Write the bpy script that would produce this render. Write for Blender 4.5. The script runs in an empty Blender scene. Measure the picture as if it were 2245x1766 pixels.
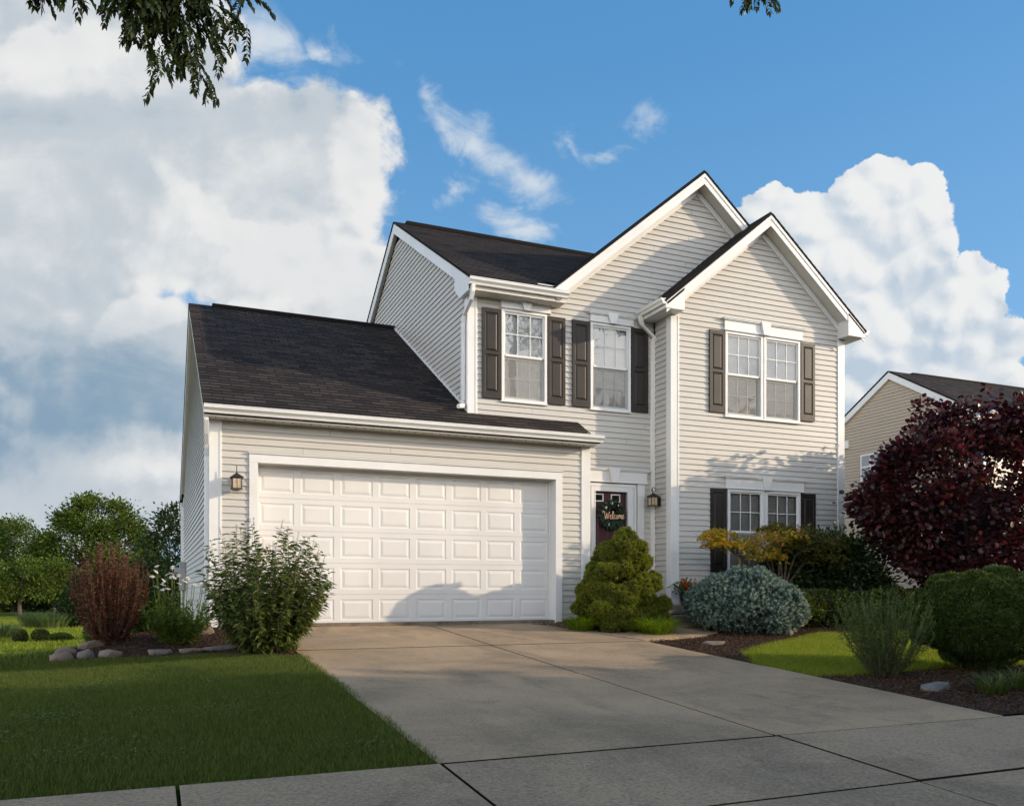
import bpy, bmesh, math, random
import numpy as np
from mathutils import Vector
R_ = math.radians
random.seed(7)
rng = np.random.default_rng(7)
sc = bpy.context.scene
col = sc.collection

# ------------------------------------------------------------------ camera
cam = bpy.data.cameras.new("camera"); camo = bpy.data.objects.new("camera", cam); col.objects.link(camo)
YAW = 22.988
camo.location = (-1.4446, -13.0341, 0.5563)
camo.rotation_euler = (R_(90), 0, R_(-YAW))
cam.sensor_width = 36.0
cam.lens = 36.0*1862.07/2245
cam.shift_y = (1293.48-883)/2245
cam.clip_end = 3000; cam.clip_start = 0.05
sc.camera = camo
sc.render.resolution_x = 1024; sc.render.resolution_y = 805
sc.view_settings.view_transform = 'Standard'; sc.view_settings.look = 'None'
sc.view_settings.exposure = 0.8; sc.view_settings.gamma = 1.0

# ------------------------------------------------------------------ node expression helper
class NX:
    """tiny arithmetic wrapper round shader math nodes"""
    def __init__(s, nt, sock): s.nt = nt; s.s = sock
    def _op(s, op, *a, clamp=False):
        n = s.nt.nodes.new('ShaderNodeMath'); n.operation = op; n.use_clamp = clamp
        for i, v in enumerate((s,)+a):
            if isinstance(v, NX): s.nt.links.new(v.s, n.inputs[i])
            else: n.inputs[i].default_value = v
        return NX(s.nt, n.outputs[0])
    def __add__(s, o): return s._op('ADD', o)
    __radd__ = __add__
    def __sub__(s, o): return s._op('SUBTRACT', o)
    def __rsub__(s, o): return (s*-1.0)+o
    def __mul__(s, o): return s._op('MULTIPLY', o)
    __rmul__ = __mul__
    def __truediv__(s, o): return s._op('DIVIDE', o)
    def max(s, o): return s._op('MAXIMUM', o)
    def min(s, o): return s._op('MINIMUM', o)
    def sqrt(s): return s._op('SQRT')
    def clamp(s): return s._op('ADD', 0.0, clamp=True)
    def smax(s, o, k): return s._op('SMOOTH_MAX', o, k)
    def step(s, a, b):
        n = s.nt.nodes.new('ShaderNodeMapRange'); n.interpolation_type = 'SMOOTHSTEP'
        s.nt.links.new(s.s, n.inputs[0]); n.inputs[1].default_value = a; n.inputs[2].default_value = b
        n.inputs[3].default_value = 0; n.inputs[4].default_value = 1
        return NX(s.nt, n.outputs[0])
def comb(nt, x, y, z=0.0):
    n = nt.nodes.new('ShaderNodeCombineXYZ')
    for i, v in enumerate((x, y, z)):
        if isinstance(v, NX): nt.links.new(v.s, n.inputs[i])
        else: n.inputs[i].default_value = v
    return n.outputs[0]
def noise(nt, vec, scale, detail=4, rough=0.5, dist=0.0, dim='3D'):
    n = nt.nodes.new('ShaderNodeTexNoise'); n.noise_dimensions = dim; n.inputs['Scale'].default_value = scale
    n.inputs['Detail'].default_value = detail; n.inputs['Roughness'].default_value = rough
    n.inputs['Distortion'].default_value = dist
    nt.links.new(vec, n.inputs['Vector']); return NX(nt, n.outputs[0])
def mixc(nt, fac, a, b):
    n = nt.nodes.new('ShaderNodeMix'); n.data_type = 'RGBA'
    if isinstance(fac, NX): nt.links.new(fac.s, n.inputs[0])
    else: n.inputs[0].default_value = fac
    for i, v in ((6, a), (7, b)):
        if isinstance(v, tuple): n.inputs[i].default_value = (*v[:3], 1)
        else: nt.links.new(v, n.inputs[i])
    return n.outputs[2]

# ------------------------------------------------------------------ sun and sky
SA, SB = 2.1, 0.70          # sideways / upward travel of a sun ray per metre towards the street
sd = Vector((SA, -1.0, SB)).normalized()
sun_el = math.asin(sd.z); sun_az = math.atan2(sd.x, sd.y)      # azimuth from +Y clockwise
sl = bpy.data.lights.new("sun", 'SUN'); so = bpy.data.objects.new("sun", sl); col.objects.link(so)
sl.energy = 2.85; sl.angle = R_(0.5); sl.color = (1.0, 0.80, 0.57)
so.rotation_euler = sd.to_track_quat('Z', 'Y').to_euler()

world = bpy.data.worlds.new("World"); sc.world = world; world.use_nodes = True
nt = world.node_tree; nt.nodes.clear()
sky = nt.nodes.new('ShaderNodeTexSky'); sky.sky_type = 'NISHITA'; sky.sun_disc = False
sky.sun_elevation = sun_el; sky.sun_rotation = sun_az; sky.air_density = 1.0; sky.dust_density = 0.4; sky.ozone_density = 2.2
SKYS = 0.15
bg = nt.nodes.new('ShaderNodeBackground'); bg.inputs[1].default_value = SKYS
wo = nt.nodes.new('ShaderNodeOutputWorld'); nt.links.new(bg.outputs[0], wo.inputs[0])
tc = nt.nodes.new('ShaderNodeTexCoord'); sp = nt.nodes.new('ShaderNodeSeparateXYZ'); nt.links.new(tc.outputs['Generated'], sp.inputs[0])
dx, dy, dz = (NX(nt, sp.outputs[i]) for i in range(3))
fx, fy = math.sin(R_(YAW)), math.cos(R_(YAW))
fwd = dx*fx + dy*fy
side = dx*fy - dy*fx
den = fwd.max(0.05)
P = side/den; Q = dz/den                      # fixed gnomonic chart of the northern sky
front = fwd.step(0.1, 0.3)
vec = comb(nt, P, Q, 0.0)
def px(x, y): return (x-1122.5)/1862.0, (1293.5-y)/1862.0
wn1 = noise(nt, vec, 5.0, 8, 0.6, dim='2D'); wn2 = noise(nt, comb(nt, P+3.7, Q, 0), 5.0, 8, 0.6, dim='2D')
Pd = P + (wn1-0.5)*0.10; Qd = Q + (wn2-0.5)*0.10
def blob(cx, cy, rx, ry, ang=0, soft=1.0):
    c0, c1 = px(cx, cy); ca, sa = math.cos(R_(ang)), math.sin(R_(ang))
    u = (Pd-c0); v = (Qd-c1)
    a = (u*ca+v*sa)*(1862.0/rx); b = (v*ca-u*sa)*(1862.0/ry)
    return (1.0-(a*a+b*b).sqrt())*soft
def union(l):
    r = l[0]
    for x in l[1:]: r = r.max(x)
    return r
def vor(v, scale, sm=0.6):
    n = nt.nodes.new('ShaderNodeTexVoronoi'); n.voronoi_dimensions = '2D'; n.feature = 'F1'; n.inputs['Scale'].default_value = scale
    n.inputs['Detail'].default_value = 0; nt.links.new(v, n.inputs['Vector']); return NX(nt, n.outputs['Distance'])
def lump(ox, oy, z):
    x = P+(wn1-0.5)*0.05+(fine-0.5)*0.02+ox; y = Q+(wn2-0.5)*0.05+(fine-0.5)*0.02+oy
    v_ = comb(nt, x, y, 0.0); w_ = comb(nt, x+0.37, y+0.21, 0.0); return (vor(v_, 11.0)*-0.55 + vor(w_, 27.0)*-0.32 + 0.54)
def ell(cx, cy, rx, ry, ang=0):
    return blob(cx, cy, rx, ry, ang).step(-0.25, 0.85)
left = union([blob(120, 330, 560, 520), blob(560, 350, 310, 220, -8), blob(640, 330, 240, 180, 0), blob(560, 520, 260, 210), blob(300, 820, 560, 260, -5),
              blob(120, 150, 420, 300), blob(740, 640, 190, 150), blob(80, 1050, 500, 200), blob(330, 120, 230, 260)])
cum = union([blob(1900, 400, 100, 75), blob(1720, 445, 80, 60), blob(1800, 480, 130, 100), blob(2010, 440, 60, 90), blob(1930, 520, 170, 140), blob(1650, 480, 40, 45), blob(1990, 600, 130, 110),
             blob(1840, 640, 230, 200), blob(2150, 610, 75, 70), blob(2060, 730, 220, 130), blob(2180, 690, 60, 90), blob(1950, 850, 360, 160), blob(2230, 740, 70, 60)])
wisp = union([blob(950, 190, 110, 40, -50, .6), blob(1000, 260, 120, 45, -40, .6), blob(1080, 340, 170, 60, -42, .8), blob(1160, 400, 100, 55, -30, .7), blob(1010, 430, 90, 35, 20, .5),
              blob(1240, 320, 70, 30, -45, .5), blob(1405, 285, 70, 60, 35, .65), blob(1150, 500, 110, 38, -5, .55), blob(620, 90, 190, 100, -40, .7), blob(690, 110, 50, 70, 0, .8),
              blob(1320, 345, 70, 20, 20, .4), blob(1230, 310, 50, 25, 60, .4)])
fine = noise(nt, vec, 14.0, 8, 0.62, dim='2D')
streaky = noise(nt, comb(nt, (P+Q*0.5)*1.0+4.4, Q*1.6, 0), 9.0, 8, 0.6, 0.6, dim='2D')
big = noise(nt, comb(nt, P*0.8+9.1, Q*1.4, 0), 3.4, 8, 0.62, 0.5, dim='2D')
mid_ = noise(nt, comb(nt, P+2.1, Q*1.2, 0), 8.0, 8, 0.62, 0.7, dim='2D')
L0 = lump(0, 0, 0); L1 = lump(0.010, 0.012, 0)
relief = (L0-L1)*2.6
mL = (left*1.15 + 0.10 + (fine-0.5)*0.40 + (L0-0.35)*0.60 + (mid_-0.5)*0.45).step(0.00, 0.24)
mC = (cum*1.2 + (L0-0.30)*0.60 + (fine-0.5)*0.45).step(0.00, 0.10)
mW = (wisp + (streaky-0.5)*1.5 + (fine-0.5)*0.5).step(0.05, 0.80)*0.92
shadeL = ((left.step(0.0, 0.12) - left.step(0.12, 0.40))*0.30 + ell(570, 560, 330, 240)*0.30 + ell(150, 140, 280, 140)*0.22 + ell(780, 380, 150, 170)*0.16 + ell(60, 420, 250, 160)*0.10 + ell(330, 1015, 240, 70)*0.50
          - ell(120, 265, 300, 70)*0.20 - ell(520, 270, 260, 70)*0.16 - ell(150, 880, 620, 190)*0.45 - ell(30, 730, 300, 90)*0.10
          + (big-0.5)*0.70 + (mid_-0.5)*0.36 + (fine-0.5)*0.22 + relief*(left.step(0.9, 0.05)*0.40+0.05) + 0.60).clamp()
shadeC = (0.72 + relief*0.8 + (fine-0.5)*0.35 + (mid_-0.5)*0.35 + ell(1980, 470, 200, 160)*0.12 - ell(1960, 800, 300, 150)*0.30 - ell(1900, 470, 110, 50)*0.10).clamp()
EXPO = 2.0**sc.view_settings.exposure
k = 1.0/(SKYS*EXPO)
def C(r, g, b): return (r*k, g*k, b*k)
cL0 = mixc(nt, shadeL.step(0.0, 0.55), C(.25, .37, .49), C(.54, .60, .655))
cL = mixc(nt, shadeL.step(0.5, 1.05), cL0, C(.83, .835, .83))
inner = union([blob(640, 590, 260, 120, -6), blob(800, 640, 110, 120), blob(160, 95, 280, 85, 8), blob(790, 340, 110, 130), blob(330, 690, 230, 60, 20), blob(470, 470, 190, 60, -35)])
mI = (inner + (L0-0.30)*0.55 + (fine-0.5)*0.6 + (mid_-0.5)*0.4).step(0.00, 0.34)*(Q.step(0.22, 0.40)*0.6+0.1)
cL = mixc(nt, mI, cL, mixc(nt, (shadeL+0.25).step(0.4, 1.0), C(.60, .655, .70), C(.84, .84, .835)))
cC = mixc(nt, shadeC.step(0.15, 1.0), C(.50, .60, .71), C(.86, .87, .87))
# the clear sky: Nishita, pulled a little towards the cleaner blue of the photograph
hs = nt.nodes.new('ShaderNodeHueSaturation'); hs.inputs['Saturation'].default_value = 1.1; hs.inputs['Value'].default_value = 1.0
nt.links.new(sky.outputs[0], hs.inputs['Color'])
tint = nt.nodes.new('ShaderNodeMix'); tint.data_type = 'RGBA'; tint.blend_type = 'MULTIPLY'; tint.inputs[0].default_value = 1
nt.links.new(hs.outputs[0], tint.inputs[6]); tint.inputs[7].default_value = (1.0, 1.0, 1.0, 1)
grad = mixc(nt, dz.step(0.25, 0.62), C(.150, .375, .67), C(.072, .290, .60))
c0 = mixc(nt, 0.75, tint.outputs[2], grad)
c1 = mixc(nt, mW*front, c0, C(.66, .73, .80))
c2 = mixc(nt, mL*front, c1, cL)
c3 = mixc(nt, mC*front, c2, cC)
# low cloud behind the camera, added and brightened to fill the shaded walls
fill_cloud = noise(nt, tc.outputs['Generated'], 3.0, 6, 0.6).step(0.30, 0.52)*(front*-1.0+1.0)*dz.step(0.0, 0.1)*(dz.step(0.25, 0.55)*-0.93+1.0)
c4 = mixc(nt, fill_cloud*0.9, c3, C(4.6, 4.4, 4.2))
nt.links.new(c4, bg.inputs[0])

# ------------------------------------------------------------------ materials
def new_mat(name):
    m = bpy.data.materials.new(name); m.use_nodes = True
    n = m.node_tree; p = n.nodes['Principled BSDF']
    return m, n, p
def objvec(n, mode='Object'):
    t = n.nodes.new('ShaderNodeTexCoord'); return t.outputs[mode]
def bump(n, p, h, strength=0.3, dist=0.01):
    b = n.nodes.new('ShaderNodeBump'); b.inputs['Strength'].default_value = strength; b.inputs['Distance'].default_value = dist
    n.links.new(h.s if isinstance(h, NX) else h, b.inputs['Height']); n.links.new(b.outputs[0], p.inputs['Normal'])
def M_plain(name, c, rough=0.5, var=0.08, scale=2.0, bmp=0.0, bscale=60, metal=0.0, spec=0.4, c2=None):
    m, n, p = new_mat(name)
    v = objvec(n)
    f = noise(n, v, scale, 6, 0.6)
    c2 = c2 or tuple(x*(1-var*2) for x in c)
    n.links.new(mixc(n, f.step(0.3, 0.7), c, c2), p.inputs['Base Color'])
    p.inputs['Roughness'].default_value = rough; p.inputs['Metallic'].default_value = metal
    p.inputs['Specular IOR Level'].default_value = spec
    if bmp: bump(n, p, noise(n, v, bscale, 4, 0.6), bmp, 0.004)
    return m
def leaf_mat(name, cols, rough=0.5, trans=0.3, spec=0.3, tcol=None):
    """leaf colour picked per leaf (per mesh island)"""
    m, n, p = new_mat(name)
    g = n.nodes.new('ShaderNodeNewGeometry')
    r = n.nodes.new('ShaderNodeValToRGB'); r.color_ramp.interpolation = 'LINEAR'
    while len(r.color_ramp.elements) < len(cols): r.color_ramp.elements.new(0.5)
    for i, cc in enumerate(cols):
        r.color_ramp.elements[i].position = i/(len(cols)-1) if len(cols) > 1 else 0
        r.color_ramp.elements[i].color = (*cc, 1)
    n.links.new(g.outputs['Random Per Island'], r.inputs[0])
    n.links.new(r.outputs[0], p.inputs['Base Color'])
    p.inputs['Roughness'].default_value = rough; p.inputs['Specular IOR Level'].default_value = spec
    t = n.nodes.new('ShaderNodeBsdfTranslucent')
    hs = n.nodes.new('ShaderNodeHueSaturation'); hs.inputs['Saturation'].default_value = 1.15; hs.inputs['Value'].default_value = 1.5
    n.links.new(r.outputs[0], hs.inputs['Color']); n.links.new(hs.outputs[0], t.inputs['Color'])
    mx = n.nodes.new('ShaderNodeMixShader'); mx.inputs[0].default_value = trans
    n.links.new(p.outputs[0], mx.inputs[1]); n.links.new(t.outputs[0], mx.inputs[2])
    n.links.new(mx.outputs[0], n.nodes['Material Output'].inputs['Surface'])
    return m

def siding_mat(name, c, dirt=0.10):
    m, n, p = new_mat(name)
    v = objvec(n)
    mp = n.nodes.new('ShaderNodeMapping'); mp.inputs['Scale'].default_value = (1, 1, 8); n.links.new(v, mp.inputs[0])
    f = noise(n, mp.outputs[0], 0.8, 5, 0.65)
    f2 = noise(n, v, 0.7, 3, 0.5)
    a = mixc(n, f.step(0.35, 0.75), c, tuple(x*(1-dirt) for x in c))
    a = mixc(n, f2.step(0.4, 0.8)*0.5, a, (c[0]*.93, c[1]*.92, c[2]*.88))
    n.links.new(a, p.inputs['Base Color']); p.inputs['Roughness'].default_value = 0.42; p.inputs['Specular IOR Level'].default_value = 0.35
    mp2 = n.nodes.new('ShaderNodeMapping'); mp2.inputs['Scale'].default_value = (6, 6, 120); n.links.new(v, mp2.inputs[0])
    bump(n, p, noise(n, mp2.outputs[0], 1.0, 3, 0.6) + noise(n, v, 1.6, 2, 0.5)*2.0, 0.25, 0.004)
    return m
def shingle_mat(name, c=(.035, .033, .034)):
    m, n, p = new_mat(name)
    v = objvec(n, 'UV')
    br = n.nodes.new('ShaderNodeTexBrick'); n.links.new(v, br.inputs['Vector'])
    br.inputs['Scale'].default_value = 1.0; br.inputs['Brick Width'].default_value = 0.31; br.inputs['Row Height'].default_value = 0.14
    br.inputs['Mortar Size'].default_value = 0.009; br.inputs['Mortar Smooth'].default_value = 0.1; br.offset = 0.5; br.inputs['Bias'].default_value = 0
    br.inputs['Color1'].default_value = (c[0]*.55, c[1]*.58, c[2]*.65, 1); br.inputs['Color2'].default_value = (c[0]*2.1, c[1]*1.85, c[2]*1.55, 1)
    br.inputs['Mortar'].default_value = (.006, .006, .006, 1)
    big = noise(n, v, 0.9, 5, 0.6); gr = noise(n, v, 140, 3, 0.8)
    a = mixc(n, (big-0.35)*0.9, br.outputs['Color'], (c[0]*1.25, c[1]*1.12, c[2]*1.0))
    a = mixc(n, gr.step(0.45, 0.75)*0.4, a, (.055, .048, .042))
    n.links.new(a, p.inputs['Base Color']); p.inputs['Roughness'].default_value = 0.85; p.inputs['Specular IOR Level'].default_value = 0.1
    bump(n, p, gr*0.5+noise(n, v, 9, 4, .7)*0.8, 0.5, 0.004)
    return m
def concrete_mat(name, c=(.30, .275, .24), dark=(.20, .185, .165), stain=0.6, grain=0.4):
    m, n, p = new_mat(name)
    v = objvec(n)
    bigf = noise(n, v, 0.55, 8, 0.62, 0.6); mid = noise(n, v, 3.5, 8, 0.7); fine = noise(n, v, 42, 5, 0.85)
    vo = n.nodes.new('ShaderNodeTexVoronoi'); vo.inputs['Scale'].default_value = 120; n.links.new(v, vo.inputs['Vector'])
    mp = n.nodes.new('ShaderNodeMapping'); mp.inputs['Scale'].default_value = (1.0, 0.28, 1); n.links.new(v, mp.inputs[0])
    streak = noise(n, mp.outputs[0], 1.7, 6, 0.6, 0.5)
    a = mixc(n, bigf.step(0.35, 0.7), c, dark)
    a = mixc(n, streak.step(0.5, 0.75)*stain, a, tuple(x*0.72 for x in dark))
    vs = noise(n, v, 0.9, 6, 0.7, 1.2)
    a = mixc(n, vs.step(0.56, 0.66)*0.35, a, tuple(x*0.66 for x in dark))
    a = mixc(n, mid.step(0.45, 0.8)*0.35, a, (c[0]*1.15, c[1]*1.1, c[2]*1.02))
    a = mixc(n, fine.step(0.52, 0.68)*(0.7*grain), a, (c[0]*1.7, c[1]*1.65, c[2]*1.6))
    a = mixc(n, fine.step(0.49, 0.36)*(0.8*grain), a, tuple(x*0.35 for x in dark))
    n.links.new(a, p.inputs['Base Color']); p.inputs['Roughness'].default_value = 0.85; p.inputs['Specular IOR Level'].default_value = 0.25
    bump(n, p, fine*1.0+mid*0.7+NX(n, vo.outputs['Distance'])*0.6, 0.45, 0.004)
    return m
def glass_mat(name, tint=(.9, .93, .95), ior=1.7, base=0.0):
    m = bpy.data.materials.new(name); m.use_nodes = True; n = m.node_tree; n.nodes.clear()
    o = n.nodes.new('ShaderNodeOutputMaterial'); tr = n.nodes.new('ShaderNodeBsdfTransparent'); tr.inputs[0].default_value = (*tint, 1)
    gl = n.nodes.new('ShaderNodeBsdfGlossy'); gl.inputs['Roughness'].default_value = 0.015
    fr = n.nodes.new('ShaderNodeFresnel'); fr.inputs['IOR'].default_value = ior
    f = (NX(n, fr.outputs[0])*1.0 + base).clamp()
    v = objvec(n); b = n.nodes.new('ShaderNodeBump'); b.inputs['Strength'].default_value = 0.12; b.inputs['Distance'].default_value = 0.01
    n.links.new(noise(n, v, 3.0, 2, 0.5).s, b.inputs['Height']); n.links.new(b.outputs[0], gl.inputs['Normal'])
    mx = n.nodes.new('ShaderNodeMixShader'); n.links.new(f.s, mx.inputs[0]); n.links.new(tr.outputs[0], mx.inputs[1]); n.links.new(gl.outputs[0], mx.inputs[2])
    n.links.new(mx.outputs[0], o.inputs[0]); return m
def screen_mat(name):
    m = bpy.data.materials.new(name); m.use_nodes = True; n = m.node_tree; n.nodes.clear()
    o = n.nodes.new('ShaderNodeOutputMaterial'); tr = n.nodes.new('ShaderNodeBsdfTransparent'); df = n.nodes.new('ShaderNodeBsdfDiffuse')
    df.inputs[0].default_value = (.30, .29, .26, 1)
    f = (noise(n, objvec(n), 7.0, 3, 0.6)*0.25 + 0.28)
    mx = n.nodes.new('ShaderNodeMixShader'); n.links.new(f.s, mx.inputs[0]); n.links.new(tr.outputs[0], mx.inputs[1]); n.links.new(df.outputs[0], mx.inputs[2])
    n.links.new(mx.outputs[0], o.inputs[0]); return m

M = {}
M['siding'] = siding_mat('vinyl_siding', (.495, .478, .445))
M['tan_siding'] = siding_mat('tan_siding', (.41, .335, .255))
M['white'] = M_plain('white_trim', (.69, .69, .68), 0.35, 0.04, 1.5, 0.08, 30)
M['cream'] = M_plain('cream_trim', (.74, .72, .67), 0.4, 0.04, 1.5)
M['soffit'] = M_plain('soffit_vinyl', (.66, .63, .57), 0.5, 0.05, 1.5)
M['doorwhite'] = M_plain('garage_door_paint', (.66, .65, .635), 0.38, 0.05, 0.9, 0.15, 45)
M['shingle'] = shingle_mat('asphalt_shingles', (.027, .024, .025))
M['shutter'] = M_plain('shutter_paint', (.024, .019, .016), 0.45, 0.15, 3.0, 0.35, 160, spec=0.3)
M['black'] = M_plain('black_metal', (.02, .018, .016), 0.45, 0.1, 8, spec=0.6)
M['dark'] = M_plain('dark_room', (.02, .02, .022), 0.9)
M['burgundy'] = M_plain('burgundy_door', (.048, .011, .017), 0.4, 0.1, 3)
M['glass'] = glass_mat('window_glass', ior=1.65, base=0.04)
M['lampglass'] = M_plain('amber_glass', (.55, .42, .24), 0.2, 0.15, 20, spec=0.8)
M['screen'] = screen_mat('insect_screen')
M['blind'] = M_plain('white_blind', (.84, .84, .82), 0.6, 0.05, 3)
M['blinddark'] = M_plain('grey_blind', (.42, .42, .40), 0.7, 0.1, 3)
M['concrete'] = concrete_mat('driveway_concrete', (.38, .272, .170), (.205, .155, .102), 0.7, 0.5)
M['sidewalk'] = concrete_mat('sidewalk_concrete', (.335, .245, .160), (.195, .150, .100), 0.5, 0.8)
M['seam'] = M_plain('joint_dirt_shade', (.010, .009, .008), 0.95)  # near-black for dirty slab sides, standing in for shade inside the joints
M['asphalt'] = M_plain('asphalt', (.05, .05, .05), 0.9, 0.2, 5, 0.4, 120)
M['bark'] = M_plain('bark', (.10, .075, .055), 0.9, 0.25, 12, 0.8, 30)
M['twig'] = M_plain('twig_bark', (.13, .10, .075), 0.85, 0.25, 12)
M['soil'] = M_plain('dark_soil', (.03, .02, .014), 0.95, 0.3, 20, 0.8, 60)
M['grey'] = M_plain('grey_metal', (.30, .31, .32), 0.45, 0.1, 4)
M['stone'] = M_plain('field_stone', (.20, .15, .115), 0.85, 0.3, 3.5, 0.9, 22, c2=(.13, .10, .08))
M['stonegrey'] = M_plain('grey_field_stone', (.16, .145, .13), 0.85, 0.3, 4.5, 0.9, 22, c2=(.10, .09, .08))
M['step'] = M_plain('step_stone', (.20, .16, .12), 0.9, 0.25, 4, 0.7, 25)
M['gold'] = M_plain('gold_letters', (.80, .50, .30), 0.4, 0.05, 5)

def ground_mat():
    m, n, p = new_mat('lawn_ground')
    v = objvec(n)
    f = noise(n, v, 0.6, 6, 0.6); g = noise(n, v, 30, 5, 0.75); h = noise(n, v, 4, 6, 0.7)
    a = mixc(n, f.step(0.35, 0.7), (.060, .095, .016), (.10, .125, .022))
    a = mixc(n, g.step(0.4, 0.7)*0.6, a, (.03, .055, .010))
    a = mixc(n, h.step(0.5, 0.8)*0.5, a, (.13, .13, .035))
    n.links.new(a, p.inputs['Base Color']); p.inputs['Roughness'].default_value = 0.95; p.inputs['Specular IOR Level'].default_value = 0.1
    bump(n, p, g*1.0+h, 0.9, 0.05)
    return m
M['ground'] = ground_mat()
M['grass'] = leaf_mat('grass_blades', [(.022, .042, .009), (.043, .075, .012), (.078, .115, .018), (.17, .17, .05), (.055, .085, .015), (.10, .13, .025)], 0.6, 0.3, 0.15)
M['grass_r'] = leaf_mat('sunny_grass_blades', [(.09, .13, .015), (.14, .19, .02), (.20, .24, .03), (.27, .26, .07)], 0.6, 0.45, 0.15)  # lighter copy of the lawn grass, sunlight put into the colour
M['mulch'] = leaf_mat('bark_mulch', [(.018, .010, .006), (.045, .024, .014), (.08, .045, .026), (.12, .07, .045)], 0.9, 0.0, 0.1)
M['spruce_g'] = leaf_mat('alberta_spruce_needles', [(.045, .075, .009), (.085, .115, .013), (.17, .19, .02), (.32, .30, .04)], 0.6, 0.3, 0.2)
M['spruce_b'] = leaf_mat('blue_spruce_needles', [(.05, .085, .075), (.09, .145, .125), (.17, .24, .20), (.30, .37, .27)], 0.6, 0.15, 0.25)
M['yew'] = leaf_mat('yew_needles', [(.014, .030, .007), (.028, .052, .010), (.055, .085, .014), (.10, .13, .02)], 0.5, 0.25, 0.3)
M['box'] = leaf_mat('boxwood_leaves', [(.02, .04, .007), (.035, .062, .009), (.07, .095, .014), (.13, .13, .02)], 0.45, 0.25, 0.4)
M['plum'] = leaf_mat('purple_leaves', [(.016, .007, .009), (.028, .009, .012), (.045, .011, .016), (.095, .016, .024), (.07, .035, .018)], 0.38, 0.25, 0.5)
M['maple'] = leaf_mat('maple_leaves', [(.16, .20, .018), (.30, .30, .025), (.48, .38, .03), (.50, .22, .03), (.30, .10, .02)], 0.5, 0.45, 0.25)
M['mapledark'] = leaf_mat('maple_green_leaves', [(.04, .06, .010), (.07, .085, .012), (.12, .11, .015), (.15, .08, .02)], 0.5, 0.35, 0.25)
M['darkleaf'] = leaf_mat('dark_shrub_leaves', [(.012, .026, .008), (.02, .04, .010), (.035, .06, .012), (.06, .085, .02)], 0.4, 0.25, 0.45)
M['bush'] = leaf_mat('bush_leaves', [(.03, .055, .014), (.055, .085, .018), (.10, .135, .028), (.18, .20, .055)], 0.5, 0.3, 0.3)
M['barb'] = leaf_mat('barberry_leaves', [(.04, .014, .010), (.09, .024, .018), (.15, .035, .026), (.24, .07, .04), (.12, .075, .03), (.07, .06, .02)], 0.45, 0.35, 0.3)
M['daisyleaf'] = leaf_mat('daisy_leaves', [(.05, .08, .014), (.08, .12, .02), (.13, .16, .03)], 0.5, 0.35, 0.3)
M['petal'] = leaf_mat('white_petals', [(.70, .68, .60), (.80, .78, .72)], 0.5, 0.3, 0.2)
M['redpetal'] = leaf_mat('red_petals', [(.45, .02, .015), (.60, .04, .02)], 0.5, 0.3, 0.2)
M['spike'] = leaf_mat('flower_spikes', [(.10, .05, .04), (.20, .07, .10), (.14, .10, .05)], 0.6, 0.2, 0.2)
M['feather'] = leaf_mat('feathery_leaves', [(.035, .065, .015), (.06, .10, .022), (.10, .15, .035)], 0.5, 0.35, 0.2)
M['lily'] = leaf_mat('strap_leaves', [(.03, .055, .012), (.06, .085, .016), (.13, .12, .03)], 0.45, 0.35, 0.3)
M['hakone'] = leaf_mat('golden_grass', [(.08, .14, .015), (.14, .21, .02), (.22, .28, .035)], 0.5, 0.45, 0.2)
M['tree_l'] = leaf_mat('field_tree_leaves', [(.028, .052, .009), (.05, .082, .013), (.078, .115, .018), (.13, .155, .028)], 0.55, 0.3, 0.2)
M['tree_d'] = leaf_mat('dark_tree_leaves', [(.012, .026, .008), (.02, .04, .010), (.035, .06, .014)], 0.5, 0.25, 0.3)
M['over'] = leaf_mat('street_tree_leaves', [(.02, .035, .008), (.035, .05, .010), (.06, .07, .014)], 0.45, 0.12, 0.3)
M['reed'] = leaf_mat('reed_blades', [(.07, .11, .03), (.11, .16, .05), (.20, .22, .09)], 0.6, 0.3, 0.15)
M['wreath'] = leaf_mat('wreath_leaves', [(.02, .05, .035), (.04, .08, .055), (.08, .12, .09)], 0.5, 0.2, 0.3)

# ------------------------------------------------------------------ mesh helpers
def link(o, parent=None):
    col.objects.link(o)
    if parent is not None: o.parent = parent
    return o
def tag(o, label=None, cat=None, group=None, kind=None):
    if label: o['label'] = label
    if cat: o['category'] = cat
    if group: o['group'] = group
    if kind: o['kind'] = kind
    return o
def empty(name, loc=(0, 0, 0)):
    o = bpy.data.objects.new(name, None); o.location = loc; o.empty_display_size = .2
    col.objects.link(o); return o

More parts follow.
